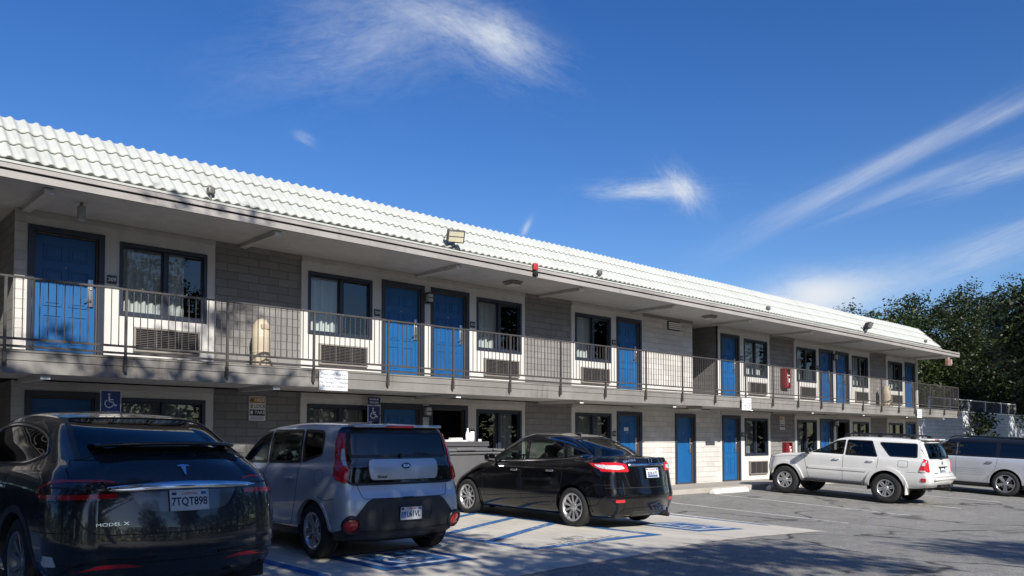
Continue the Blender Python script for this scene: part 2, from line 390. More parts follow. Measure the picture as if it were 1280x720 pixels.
M_navy = mat('navy_frame', (.022, .030, .048), .4, var=.1)
M_jamb = mat('brown_jamb', (.10, .075, .06), .5, var=.2)
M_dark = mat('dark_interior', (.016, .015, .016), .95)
M_iron = mat('iron_rail_paint', (.060, .055, .052), .5, var=.2, vscale=6)
M_grey_metal = mat('grey_grille_metal', (.16, .15, .145), .45, .3, var=.12)
M_steel = mat('brushed_steel', (.55, .55, .54), .3, .9, var=.08, vscale=20)
M_white = mat('white_enamel', (.78, .78, .77), .4, var=.05, dirt=((.45, .43, .4), 3, .4))
def tile_mat():
    m, nt, b, out = new_mat('white_roof_tile'); tc = nt.node('ShaderNodeTexCoord').outputs['Object']
    mp = nt.node('ShaderNodeMapping', {'Vector': tc, 'Scale': (2.94, .2, .2)}).outputs[0]
    n = nt.noise(mp, 1.0, 2, .5); n2 = nt.noise(tc, 14, 6, .7); big = nt.noise(tc, .4, 4, .6)
    c = nt.ramp(n, [(.3, (.42, .44, .41)), (.7, (.485, .50, .47))])
    c = nt.mixc(nt.math('MULTIPLY', nt.ramp(n2, [(.60, (0, 0, 0)), (.75, (1, 1, 1))]), .35), c, (.38, .39, .35))
    ms = nt.node('ShaderNodeMapping', {'Vector': tc, 'Scale': (9, .5, .5)}).outputs[0]; c = nt.mixc(nt.math('MULTIPLY', nt.ramp(nt.noise(ms, 1.0, 5, .6), [(.56, (0, 0, 0)), (.70, (1, 1, 1))]), .38), c, (.30, .31, .28))
    c = nt.mixc(nt.math('MULTIPLY', nt.ramp(big, [(.5, (0, 0, 0)), (.75, (1, 1, 1))]), .25), c, (.5, .52, .47))
    nt.put(b.inputs['Base Color'], c); b.inputs['Roughness'].default_value = .6
    nt.put(b.inputs['Normal'], nt.node('ShaderNodeBump', {'Strength': .12, 'Distance': .01, 'Height': n2}).outputs[0]); return m
M_tile = tile_mat()
def glass_mat(name, tint=(.75, .8, .8), refl=1.5, rough=.0, dark=0.0):
    m, nt, b, out = new_mat(name); nt.n.remove(b)
    tr = nt.node('ShaderNodeBsdfTransparent', {'Color': (*tint, 1)}); gl = nt.node('ShaderNodeBsdfGlossy', {'Color': (1, 1, 1, 1), 'Roughness': rough})
    ge = nt.node('ShaderNodeNewGeometry').outputs; f0 = ((refl - 1) / (refl + 1)) ** 2
    cs = nt.math('ABSOLUTE', nt.node('ShaderNodeVectorMath', {0: ge['Normal'], 1: ge['Incoming']}, operation='DOT_PRODUCT').outputs['Value'])
    fr = nt.math('ADD', nt.math('MULTIPLY', nt.math('POWER', nt.math('SUBTRACT', 1.0, cs), 5.0), 1 - f0), f0, True); mx = nt.node('ShaderNodeMixShader', {0: fr})
    nt.l.new(tr.outputs[0], mx.inputs[1]); nt.l.new(gl.outputs[0], mx.inputs[2]); nt.l.new(mx.outputs[0], out.inputs[0]); return m
M_glass = glass_mat('window_glass', (.78, .83, .83), 1.75, .004)
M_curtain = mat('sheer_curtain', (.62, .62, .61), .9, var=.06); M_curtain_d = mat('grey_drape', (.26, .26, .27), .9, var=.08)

YF = 14.5; DECK0, DECK1 = 2.39, 2.72
bld = thing('motel_building', 'two storey motel with blue doors, white tiled mansard roof and open walkway', 'motel', (20.6, 14.5, 0))
D_up = [(3.06, 4.15), (9.67, 10.76), (10.97, 12.05), (17.38, 18.46), (22.53, 23.61), (29.12, 30.22), (30.46, 31.56), (37.04, 38.14)]
D_lo = [(3.06, 4.13), (9.66, 10.72), (10.94, 12.01), (17.38, 18.46), (20.08, 21.09), (22.57, 23.64), (29.12, 30.20), (30.46, 31.54), (37.04, 38.14)]
W_all = [(4.41, 5.89), (7.93, 9.41), (12.30, 13.74), (15.69, 17.13), (23.90, 25.38), (27.40, 28.87), (31.86, 33.32), (35.27, 36.75)]
PIERS = [(6.04, 7.78), (13.86, 15.55), (25.54, 27.26), (33.48, 35.12)]
EX0, EX1 = 2.87, 38.38
def wall_with_holes(mb, x0, x1, z0, z1, y, holes, depth, mi=0):
    hs = [h for h in holes if h[0] < x1 and h[1] > x0]
    X = sorted({x0, x1, *[h[0] for h in hs], *[h[1] for h in hs]}); Z = sorted({z0, z1, *[h[2] for h in hs], *[h[3] for h in hs]})
    Z = [z for z in Z if z0 <= z <= z1]
    for i in range(len(X) - 1):
        for j in range(len(Z) - 1):
            cx, cz = (X[i] + X[i + 1]) / 2, (Z[j] + Z[j + 1]) / 2
            if any(h[0] < cx < h[1] and h[2] < cz < h[3] for h in hs): continue
            mb.quad((X[i], y, Z[j]), (X[i + 1], y, Z[j]), (X[i + 1], y, Z[j + 1]), (X[i], y, Z[j + 1]), mi)
    for a, b, c, d in hs:
        mb.quad((a, y, c), (a, y + depth, c), (a, y + depth, d), (a, y, d), mi); mb.quad((b, y, c), (b, y, d), (b, y + depth, d), (b, y + depth, c), mi)
        mb.quad((a, y, d), (a, y + depth, d), (b, y + depth, d), (b, y, d), mi); mb.quad((a, y, c), (b, y, c), (b, y + depth, c), (a, y + depth, c), mi)
H_up = [(a, b, 2.72, 4.85) for a, b in D_up] + [(a, b, 3.56, 4.80) for a, b in W_all]
H_lo = [(a, b, .12, 2.22) for a, b in D_lo] + [(a, b, .92, 2.16) for a, b in W_all]
def segs(cut):
    out = []; x = EX0
    for a, b in sorted(cut):
        if a > x: out.append((x, a))
        x = max(x, b)
    if x < EX1: out.append((x, EX1))
    return out
for zz0, zz1, cut, H in ((DECK1, 5.09, PIERS + [(18.50, 22.36)], H_up), (.12, DECK0, PIERS + [(18.50, 22.5)], H_lo)):
    for (a, b) in segs(cut):
        st = MB(); wall_with_holes(st, a, b, zz0, zz1, YF, H, .16)
        for x in (a, b): st.quad((x, YF, zz0), (x, YF + .06, zz0), (x, YF + .06, zz1), (x, YF, zz1))
        st.build('stucco_wall', M_stucco, bld)
st = MB(); st.quad((EX1, YF, .12), (EX1, 22, .12), (EX1, 22, 5.09), (EX1, YF, 5.09)); st.build('stucco_wall', M_stucco, bld)
for (a, b) in PIERS:
    p = MB(); p.quad((a, YF + .04, DECK1), (b, YF + .04, DECK1), (b, YF + .04, 5.09), (a, YF + .04, 5.09)); p.quad((a, YF + .04, .12), (b, YF + .04, .12), (b, YF + .04, DECK0), (a, YF + .04, DECK0))
    p.build('block_pier', M_pier, bld)
p = MB(); wall_with_holes(p, 18.50, 20.99, DECK1, 5.09, YF + .012, [], .1); wall_with_holes(p, 18.50, 22.5, .12, DECK0, YF + .012, [h for h in H_lo if h[0] < 22.4], .16)
p.build('white_block_wall', M_wblock, bld)
p = MB(); p.quad((20.99, YF + .012, DECK1), (20.99, 18, DECK1), (20.99, 18, 5.09), (20.99, YF + .012, 5.09)); p.quad((22.36, 18, DECK1), (22.36, YF, DECK1), (22.36, YF, 5.09), (22.36, 18, 5.09))
p.quad((20.99, 18, DECK1), (22.36, 18, DECK1), (22.36, 18, 5.09), (20.99, 18, 5.09)); p.quad((20.99, YF, DECK1), (22.36, YF, DECK1), (22.36, 18, DECK1), (20.99, 18, DECK1))
p.build('alcove_wall', M_pier_y, bld)
p = MB()
for z0, z1 in ((.12, DECK0), (DECK1, 5.09)):
    p.quad((EX0, 24, z0), (EX0, YF, z0), (EX0, YF, z1), (EX0, 24, z1))
    p.quad((-6.5, YF, z0), (-6.5, 24, z0), (-6.5, 24, z1), (-6.5, YF, z1)); p.quad((-6.5, 24, z0), (EX0, 24, z0), (EX0, 24, z1), (-6.5, 24, z1))
    p.quad((-9, YF + .01, z0), (-6.5, YF + .01, z0), (-6.5, YF + .01, z1), (-9, YF + .01, z1))
p.quad((-9, YF, DECK1), (EX0, YF, DECK1), (EX0, 24, DECK1), (-9, 24, DECK1)); p.quad((-9, YF, .115), (EX0, YF, .115), (EX0, 24, .115), (-9, 24, .115))
p.build('passage_wall', M_pier_y, bld)
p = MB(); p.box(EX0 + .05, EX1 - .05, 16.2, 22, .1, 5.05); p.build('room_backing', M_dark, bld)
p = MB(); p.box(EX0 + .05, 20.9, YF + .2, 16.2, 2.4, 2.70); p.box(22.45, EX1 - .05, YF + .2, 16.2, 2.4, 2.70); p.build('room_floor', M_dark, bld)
# corner block quoin on the first corner and end pilaster
p = MB(); p.box(EX0 - .01, EX0 + .14, YF - .012, YF + .04, .12, DECK0); p.box(EX0 - .01, EX0 + .14, YF - .012, YF + .04, DECK1, 5.09); p.build('corner_block', M_wblock, bld)
p = MB(); p.box(EX1 - .15, EX1 + .01, YF - .05, YF + .1, .12, DECK0); p.box(EX1 - .15, EX1 + .01, YF - .05, YF + .1, DECK1, 5.09); p.build('end_pilaster', M_stucco, bld)
M_mould = mat('moulding_paint', (.48, .455, .42), .7)
for a, b in segs(PIERS + [(18.5, 22.36)]): p = MB(); p.box(a, b, YF - .03, YF + .02, 4.985, 5.088); p.build('wall_moulding', M_mould, bld, bevel=.008)
for a, b in segs(PIERS + [(18.5, 22.5)]): p = MB(); p.box(a, b, YF - .025, YF + .02, 2.29, 2.388); p.build('wall_moulding', M_mould, bld, bevel=.008)
for a, b in PIERS + [(18.5, 20.99)]: p = MB(); p.box(a, b, YF - .015, YF + .05, 5.0, 5.089); p.build('pier_moulding', M_trim, bld)

# doors ---------------------------------------------------------------
def make_door(a, b, z0, z1, style):
    fr = MB(); t = .075
    fr.box(a - .02, a + t, YF - .018, YF + .16, z0, z1 + .02); fr.box(b - t, b + .02, YF - .018, YF + .16, z0, z1 + .02); fr.box(a + t, b - t, YF - .018, YF + .16, z1 - t, z1 + .02)
    fr.box(a + t, b - t, YF + .02, YF + .15, z0, z0 + .02, 1)
    # brown inner stops
    fr.box(a + t, a + t + .022, YF + .03, YF + .13, z0 + .02, z1 - t, 1); fr.box(b - t - .022, b - t, YF + .03, YF + .13, z0 + .02, z1 - t, 1); fr.box(a + t + .022, b - t - .022, YF + .03, YF + .13, z1 - t - .022, z1 - t, 1)
    if style == 'open':
        f = fr.build('doorway', [M_navy, M_jamb], bld, bevel=.006); return
    lf = MB(); A, B, Z0, Z1 = a + t + .024, b - t - .024, z0 + .025, z1 - t - .026; y = YF + .085
    lf.box(A, B, y, y + .045, Z0, Z1)
    if style == 'panel':
        w = B - A; h = Z1 - Z0
        for (u0, u1) in ((.13, .45), (.55, .87)):
            for (v0, v1) in ((.06, .28), (.36, .66), (.74, .92)) if False else ((.10, .36), (.43, .73), (.80, .925)):
                x0, x1, q0, q1 = A + u0 * w, A + u1 * w, Z0 + v0 * h, Z0 + v1 * h
                for (c0, c1, e0, e1) in ((x0, x1, q0, q0 + .02), (x0, x1, q1 - .02, q1), (x0, x0 + .02, q0 + .02, q1 - .02), (x1 - .02, x1, q0 + .02, q1 - .02)):
                    lf.box(c0, c1, y - .012, y, e0, e1)
                lf.box(x0 + .05, x1 - .05, y - .01, y, q0 + .05, q1 - .05)
    o = lf.build('door', M_door, bld, bevel=.005)
    fr.build('door_frame', [M_navy, M_jamb], o, bevel=.006)
    h = MB(); hx = B - .075 if style != 'left' else A + .075
    h.rbox(hx - .045, hx + .045, y - .035, y - .002, Z0 + .90, Z0 + 1.36, .012)
    h.tube([(hx, y - .03, Z0 + 1.0), (hx, y - .07, Z0 + 1.0), (hx - .11, y - .075, Z0 + 1.0)], .011); h.lathe([(0, 0), (.02, .004), (.02, .02)], 12, 0, Matrix.Translation((hx, y - .035, Z0 + 1.2)) @ Matrix.Rotation(PI / 2, 4, 'X'))
    h.build('door_handle', M_steel, o)
    th = MB(); th.lathe([(.0, 0), (.012, .0), (.012, .008), (0, .008)], 10, 0, Matrix.Translation(((A + B) / 2, y - .001, Z0 + 1.5)) @ Matrix.Rotation(PI / 2, 4, 'X')); th.build('peephole', M_steel, o)
for i, (a, b) in enumerate(D_up): make_door(a, b, 2.725, 4.85, 'panel')
for i, (a, b) in enumerate(D_lo): make_door(a, b, .125, 2.22, 'open' if i in (2, 7) else ('flush' if i == 4 else 'panel'))

# windows ---------------------------------------------------------------
def make_window(a, b, z0, z1, k, dark=False):
    t = .055; y0, y1 = YF - .012, YF + .12; m = a + (b - a) * .515
    f = MB()
    f.box(a - .01, a + t, y0, y1, z0 - .01, z1 + .01); f.box(b - t, b + .01, y0, y1, z0 - .01, z1 + .01); f.box(a + t, b - t, y0, y1, z1 - t, z1 + .01); f.box(a + t, b - t, y0, y1, z0 - .01, z0 + t)
    f.box(m - .035, m + .035, YF + .03, YF + .10, z0 + t, z1 - t)
    for (c, d, yy) in ((a + t, m - .035, YF + .07), (m + .035, b - t, YF + .04)):
        f.box(c, c + .025, yy, yy + .03, z0 + t, z1 - t); f.box(d - .025, d, yy, yy + .03, z0 + t, z1 - t); f.box(c + .025, d - .025, yy, yy + .03, z1 - t - .03, z1 - t); f.box(c + .025, d - .025, yy, yy + .03, z0 + t, z0 + t + .03)
    o = f.build('window', M_navy, bld, bevel=.005)
    for (c, d, yy) in ((a + t + .025, m - .06, YF + .085), (m + .06, b - t - .025, YF + .055)):
        g_ = MB(); tl = random.uniform(-.006, .006)   # panes never hang perfectly parallel
        g_.quad((c, yy + tl, z0 + t + .03), (d, yy - tl, z0 + t + .03), (d, yy - tl + .004, z1 - t - .03), (c, yy + tl + .004, z1 - t - .03)); g_.build('glass_pane', M_glass, o)
    rnd = random.Random(k * 7 + int(z0)); gap = [(.0, 1.0), (.0, .82), (.0, 1.0), (.12, .62), (.0, .6)][rnd.randrange(5)]
    if dark: gap = (.55, 1.0)
    cu = MB(); W = b - a - .1; x0 = a + .05 + gap[0] * W; x1 = a + .05 + gap[1] * W; n = int((x1 - x0) / .012); ph = [rnd.uniform(-.7, .7) for _ in range(20)]
    pts = []
    for i in range(n + 1):
        x = x0 + (x1 - x0) * i / n; y = YF + .27 + .032 * math.sin(x * 42 + 1.2 * math.sin(x * 9 + ph[0])) + .012 * math.sin(x * 23 + ph[1]); pts.append((x, y))
    vs = [(x, y, z0 - .25) for x, y in pts] + [(x, y, z1 + .05) for x, y in pts]
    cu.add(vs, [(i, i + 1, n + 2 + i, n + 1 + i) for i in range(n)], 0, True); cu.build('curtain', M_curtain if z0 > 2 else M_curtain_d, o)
def make_ac(a, b, z0, z1):
    f = MB(); t = .03; y0 = YF - .075
    f.box(a, b, y0, YF, z1 - t, z1); f.box(a, b, y0, YF, z0, z0 + t); f.box(a, a + t, y0, YF, z0 + t, z1 - t); f.box(b - t, b, y0, YF, z0 + t, z1 - t)
    o = f.build('air_conditioner_sleeve', M_trim, bld, bevel=.004)
    s = MB(); s.box(a + t, b - t, YF - .02, YF - .004, z0 + t, z1 - t, 1); n = 12; h = (z1 - z0 - 2 * t) / n
    for i in range(n):
        z = z0 + t + i * h; M = Matrix.Translation((0, YF - .045, z + h * .5)) @ Matrix.Rotation(R(-28), 4, 'X')
        s.box(a + t, b - t, -.022, .022, -.004, .004, 0, M)
    for q in (1 / 3, 2 / 3): s.box(a + (b - a) * q - .006, a + (b - a) * q + .006, YF - .066, YF - .02, z0 + t, z1 - t)
    s.build('grille', [M_grey_metal, M_dark], o)
for k, (a, b) in enumerate(W_all):
    make_window(a, b, 3.56, 4.80, k); make_window(a, b, .92, 2.16, k + 11, k == 2)
    c = a + (b - a) * (.53 if k % 2 == 0 else .53); make_ac(c - .56, c + .56, 2.96, 3.38)
    if k != 2: make_ac(c - .56, c + .56, .30, .74)
v = MB(); v.box(19.72, 20.34, YF - .02, YF + .01, 4.72, 4.98, 1)
for i in range(4): v.box(19.74, 20.32, YF - .04, YF - .016, 4.75 + i * .055, 4.785 + i * .055)
v.build('wall_vent', [M_white, M_dark], bld)

# balcony deck ------------------------------------------------------------
YE = 12.95; XL, XR = -9, 38.75
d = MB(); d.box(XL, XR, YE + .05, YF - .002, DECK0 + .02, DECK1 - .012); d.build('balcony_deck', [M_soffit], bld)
d = MB(); d.box(XL, XR, YE - .005, YF - .003, DECK1 - .01, DECK1); d.build('deck_surface', mat('deck_coating', (.3, .28, .26), .8), bld)
d = MB(); d.box(XL, XR, YE, YE + .048, DECK1 - .15, DECK1 - .012); d.box(XL, XR, YE + .012, YE + .048, DECK0, DECK1 - .155); d.box(XL, XR, YE - .014, YE - .001, DECK1 - .035, DECK1 + .002)
d.box(XR, XR + .045, YE, YF, DECK0, DECK1 - .012); d.build('deck_fascia', M_fascia, bld, bevel=.004)
BEAMS = [-2.3, 2.99, 6.54, 10.57, 14.33, 18.02, 21.9, 25.7, 29.55, 33.45, 37.35]
for x in BEAMS[1:]:
    for z in (5.088, DECK0 + .018):
        m_ = MB(); m_.add([(x - .06, YE + .10, z - .085), (x + .06, YE + .10, z - .085), (x + .06, YE + .10, z), (x - .06, YE + .10, z), (x - .06, YF - .05, z - .06), (x + .06, YF - .05, z - .06), (x + .06, YF - .05, z), (x - .06, YF - .05, z)],
            [(0, 1, 2, 3), (1, 5, 6, 2), (4, 0, 3, 7), (0, 4, 5, 1), (5, 4, 7, 6)]); 
        m_.box(x - .062, x + .062, YE + .085, YE + .10, z - .088, z - .02, 1)  # white end plate paints in the sunlit end of the bracket
        m_.build('soffit_bracket', [M_soffit, M_white], bld)
# roof ----------------------------------------------------------------------
YR = 12.85
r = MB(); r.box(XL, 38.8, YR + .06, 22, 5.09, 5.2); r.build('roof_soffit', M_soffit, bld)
r = MB(); r.box(XL, 38.82, YR, YR + .058, 5.075, 5.175); r.box(XL, 38.80, YR + .018, YR + .058, 5.177, 5.205, 1); r.box(XL, 38.82, YR - .012, YR + .058, 5.207, 5.275); r.box(XL, 38.80, YR + .015, YR + .058, 5.277, 5.288, 1); r.box(XL, 36.75, YR + .0, YR + .1, 5.29, 5.325, 2)
r.box(38.8, 38.85, YR, 20, 5.075, 5.275)
ro = r.build('eave_fascia', [M_gutter, M_dark, M_tile], bld, bevel=.003)
# mansard tiles: three stepped courses with a rolled profile, real relief
def tile_course(mb, xa, xb, p0, p1, lift):
    pitch = .172; n = int((xb - xa) / pitch * 10); dY, dZ = p1[0] - p0[0], p1[1] - p0[1]; L = math.hypot(dY, dZ); nY, nZ = -dZ / L, dY / L
    rows = []
    for (t, off, wk) in ((.075, -.012, .25), (.0, lift - .020, .9), (.0, lift, 1.0), (.33, lift * .75, 1.0), (.66, lift * .45, 1.0), (1.0, .0, 1.0)):
        row = []
        for i in range(n + 1):
            x = xa + (xb - xa) * i / n; u = (x / pitch) % 1.0
            wv = math.sin(PI * min(1, u / .52)) ** .8 * .029 if u < .52 else -.010 * math.sin(PI * (u - .52) / .48)
            jit = .007 * math.sin(math.floor(x / (pitch * 2)) * 12.9)
            h = off + wv * wk + jit
            s = t + (-.02 * (math.floor(x / (pitch * 2)) * .618 % 1) * .5 if t < .01 else 0)
            row.append((x, p0[0] + dY * s + nY * h, p0[1] + dZ * s + nZ * h))
        rows.append(row)
    N = n + 1; vs = [q for row in rows for q in row]
    mb.add(vs, [(j * N + i, j * N + i + 1, (j + 1) * N + i + 1, (j + 1) * N + i) for j in range(len(rows) - 1) for i in range(n)], 0, True)
r = MB(); XM = 36.55; P0, P1 = (YR + .02, 5.33), (13.78, 6.22)
for k in range(3):
    a = (P0[0] + (P1[0] - P0[0]) * k / 3, P0[1] + (P1[1] - P0[1]) * k / 3); b = (P0[0] + (P1[0] - P0[0]) * (k + 1.12) / 3, P0[1] + (P1[1] - P0[1]) * (k + 1.12) / 3)
    tile_course(r, XL, XM - .02 * k, a, b if k < 2 else P1, .040)
rf = r.build('mansard_tiles', M_tile, bld)
r = MB(); r.add([(x, y, z) for x in (XL, XM - .06) for (y, z) in ((YR + .12, 5.29), (13.78, 6.17), (13.9, 6.17), (13.9, 5.2))], [(0, 1, 5, 4), (1, 2, 6, 5), (2, 3, 7, 6), (4, 5, 6, 7)]); r.build('mansard_frame', M_trim, bld)
r = MB()
for k in range(3):
    a = P0[0] + .93 * k / 3; z = P0[1] + .89 * k / 3; r.add([(XM - .03, a - .02, z - .0), (XM + .03, a - .02, z), (XM + .03, a + .30, z + .30), (XM - .03, a + .30, z + .30), (XM - .03, a - .05, z + .05), (XM + .03, a - .05, z + .05), (XM + .03, a + .26, z + .34), (XM - .03, a + .26, z + .34)],
        [(0, 3, 2, 1), (4, 5, 6, 7), (0, 1, 5, 4), (1, 2, 6, 5), (2, 3, 7, 6), (3, 0, 4, 7)])
r.build('rake_trim', M_trim, bld)

# balcony railing: its own thing -------------------------------------------
rail = thing('balcony_railing', 'dark iron balcony railing with thin upright bars along the upper walkway', 'railing', (2.45, YE, DECK1))
ZT = 3.74; YRL = YE - .045
mb = MB(); mb.box(XL, XR + .03, YRL - .02, YRL + .02, ZT - .03, ZT); mb.box(XR - .01, XR + .03, YRL + .02, YF, ZT - .03, ZT); mb.build('top_rail', M_iron, rail, bevel=.004)
for z in (2.865, 2.76):
    mb = MB(); mb.box(XL, XR + .02, YRL - .015, YRL + .015, z - .016, z + .016); mb.box(XR - .005, XR + .02, YRL + .015, YF, z - .016, z + .016); mb.build('bottom_rail', M_iron, rail)
PX = [2.45 + 1.575 * k for k in range(-2, 24)]
PX = [x for x in PX if x < 38.2] + [38.73]
for x in PX:
    mb = MB(); mb.box(x - .018, x + .018, YRL - .018, YRL + .018, 2.48, ZT - .03); mb.box(x - .022, x + .022, YRL + .018, YE + .012, 2.49, 2.66)
    for z in (2.53, 2.62): mb.box(x - .012, x + .012, YRL - .026, YRL - .016, z - .012, z + .012)
    mb.build('post', M_iron, rail)
for i in range(len(PX) - 1):
    a, b = PX[i], PX[i + 1]; mb = MB(); n = max(2, round((b - a) / .108))
    for k in range(1, n):
        x = a + (b - a) * k / n + random.uniform(-.004, .004); mb.box(x - .0058, x + .0058, YRL - .0058, YRL + .0058, 2.85, ZT - .028)
    mb.build('bar_panel', M_iron, rail)
mb = MB()
for k in range(1, 15): y = YRL + k * .108; mb.box(XR + .001, XR + .015, y - .007, y + .007, 2.85, ZT - .028)
mb.build('bar_panel', M_iron, rail)

# ================================================================== fittings (each its own thing)
ordn = ['leftmost', 'second', 'third', 'fourth', 'fifth', 'sixth', 'seventh', 'rightmost']
def plate(x, z, txt, label, grp):
    m = MB(); m.rbox(x - .075, x + .075, YF - .02, YF - .001, z - .07, z + .07, .006); 
    add_text(m, txt, face_neg_y(x, YF - .0215, z), .085, 1, bold=True)
    tag(m.build('room_number_plate', [mat('dark_plate', (.03, .04, .035), .4), M_white]), label, 'room sign', grp)
upx = [4.285, 9.54, 12.17, 17.25, 23.75, 29.0, 31.70, 36.9]
pos = ['beside the upper door at the far left corner', 'left of the first pair of upper blue doors', 'right of the first pair of upper blue doors', 'left of the upper door next to the white block wall', 'right of the upper door beside the alcove', 'left of the far pair of upper blue doors', 'right of the far pair of upper blue doors', 'left of the last upper door at the building end']
for x, t, l in zip(upx, ['209', '210', '211', '212', '213', '214', '215', '216'], pos): plate(x, 4.14, t, 'small dark room number plate ' + l, 'room number plates')
posl = ['right of the open doorway behind the grey bin', 'left of the ground floor door with the paper slip', 'right of the ground floor door left of the white SUV']
for x, t, l in zip([12.155, 17.25, 23.77], ['111', '112', '113'], posl): plate(x, 1.62, t, 'small dark room number plate ' + l, 'room number plates')
def sconce(x, z, label):
    t = thing('wall_lamp', label, 'wall lamp', (x, YF, z), group='wall lamps between paired doors')
    m = MB(); m.box(-.07, .07, -.02, 0, -.12, .12); m.build('back_plate', M_navy, t, False, .004)
    m = MB(); m.rbox(-.065, .065, -.13, -.021, -.09, .09, .015); m.build('lamp_shade', mat('frosted_lamp', (.45, .45, .43), .5), t, False)
    m = MB(); m.box(-.075, .075, -.14, -.015, .088, .12); m.box(-.075, .075, -.14, -.015, -.12, -.088); m.box(-.072, .072, -.138, -.132, -.01, .01); m.build('lamp_cage', M_navy, t, False, .003)
sconce(10.865, 4.60, 'dark box wall lamp between the nearer pair of upper blue doors'); sconce(10.83, 2.08, 'dark box wall lamp above the grey bin between two lower doorways')
sconce(30.34, 4.62, 'dark box wall lamp between the far pair of upper blue doors'); sconce(30.33, 2.08, 'dark box wall lamp on the ground floor right of the white SUV roof')
def ceil_light(x, y, z, label):
    t = thing('ceiling_light', label, 'ceiling light', (x, y, z), group='round ceiling lights under the eave')
    m = MB(); m.rbox(-.17, .17, -.17, .17, -.05, 0, .015); m.build('lamp_base', M_trim, t, False)
    m = MB(); m.rbox(-.14, .14, -.14, .14, -.11, -.05, .03); m.build('diffuser', mat('lamp_diffuser', (.5, .5, .47), .4), t, False)
ceil_light(12.62, 13.6, 5.09, 'square ceiling light under the eave near the red alarm'); ceil_light(20.4, 13.5, 5.09, 'square ceiling light under the eave outside the upper alcove'); ceil_light(19.6, 13.5, DECK0 + .02, 'square ceiling light under the balcony by the blue utility door')
t = thing('hanging_lamp', 'small box lamp hanging from the eave above the leftmost upper door', 'lamp', (3.55, 13.55, 5.09))
m = MB(); m.tube([(0, 0, 0), (0, 0, -.06)], .025); m.build('stem', M_trim, t, False); m = MB(); m.rbox(-.05, .05, -.06, .06, -.27, -.05, .012); m.build('lamp_body', mat('frosted_lamp2', (.36, .35, .33), .5), t, False)
def flood(x, y, z, label, yaw, pit=-38):
    t = thing('flood_light', label, 'floodlight', (x, y, z), group='roof floodlights')
    M = Matrix.Rotation(R(yaw), 4, 'Z') @ Matrix.Rotation(R(pit), 4, 'X')
    m = MB(); m.tube([(0, .1, -.02), (0, -.02, .02), (0, -.06, .12)], .022); m.box(-.16, -.145, -.03, .03, -.02, .14, 0, Matrix.Translation((0, -.06, .12)) @ Matrix.Rotation(R(yaw), 4, 'Z')); m.box(.145, .16, -.03, .03, -.02, .14, 0, Matrix.Translation((0, -.06, .12)) @ Matrix.Rotation(R(yaw), 4, 'Z')); m.build('bracket', M_iron, t, False)
    T = Matrix.Translation((0, -.1, .2)) @ M
    m = MB(); m.rbox(-.18, .18, -.05, .06, -.125, .125, .02, 0, T)
    for i in range(7): m.box(-.165 + i * .052, -.155 + i * .052, .055, .1, -.11, .11, 0, T)
    m.build('housing', mat('flood_housing', (.07, .065, .06), .5), t, False)
    m = MB(); m.box(-.15, .15, -.056, -.05, .010, .10, 0, T); m.box(-.15, .15, -.056, -.05, -.10, -.010, 0, T); m.build('lens', mat('flood_lens', (.62, .58, .42), .25), t, False)
    m = MB(); m.tube([(-.1, .05, 0), (-.22, .02, .1), (-.2, -.02, .2), (-.12, 0, .24)], .01, 6); m.build('cable', M_iron, t, False)
flood(10.23, 12.82, 5.36, 'large floodlight on the tile edge above the first pair of upper doors', -24, 24); flood(29.35, 12.82, 5.36, 'small floodlight on the tile edge near the far end of the roof', 55, 30)
t = thing('alarm_bell', 'small red alarm strobe on the gutter edge', 'alarm', (12.55, YR - .02, 5.27)); m = MB(); m.rbox(-.06, .06, -.08, 0, -.06, .10, .02); m.build('horn_housing', mat('alarm_red', (.40, .03, .04), .35), t, False); m = MB(); m.lathe([(0, 0), (.05, .0), (.06, .08), (.05, .12), (0, .12)], 14, 0, Matrix.Translation((0, -.05, -.2))); m.build('strobe', M_dark, t, False)
for x, l in ((5.27, 'small round bracket cap on the tile edge above the first window'), (14.78, 'small round cap on the tile edge right of the red alarm'), (22.6, 'small grey cap on the tile edge above the alcove side door'), (35.0, 'small grey cap on the tile edge at the far roof end')):
    m = MB(); m.tube([(x, YR + .02, 5.3), (x, YR + .0, 5.44)], .02); m.rbox(x - .06, x + .06, YR - .05, YR + .06, 5.42, 5.54, .03); tag(m.build('eave_cap', M_grey_metal), l, 'roof fitting', 'caps along the tile edge')
# exit box
t = thing('exit_sign', 'boxy sign lamp hanging under the far right eave corner', 'sign', (37.85, 12.98, 5.075)); m = MB(); m.box(-.03, .03, -.03, .03, -.12, 0); m.build('hanger', M_white, t, False); m = MB(); m.rbox(-.2, .2, -.07, .07, -.42, -.12, .015); m.build('sign_body', mat('faded_red_sign', (.26, .15, .12), .5, var=.3, vscale=9), t, False); m = MB(); m.box(.2, .26, -.06, .06, -.34, -.14); m.build('lamp_head', M_white, t, False)

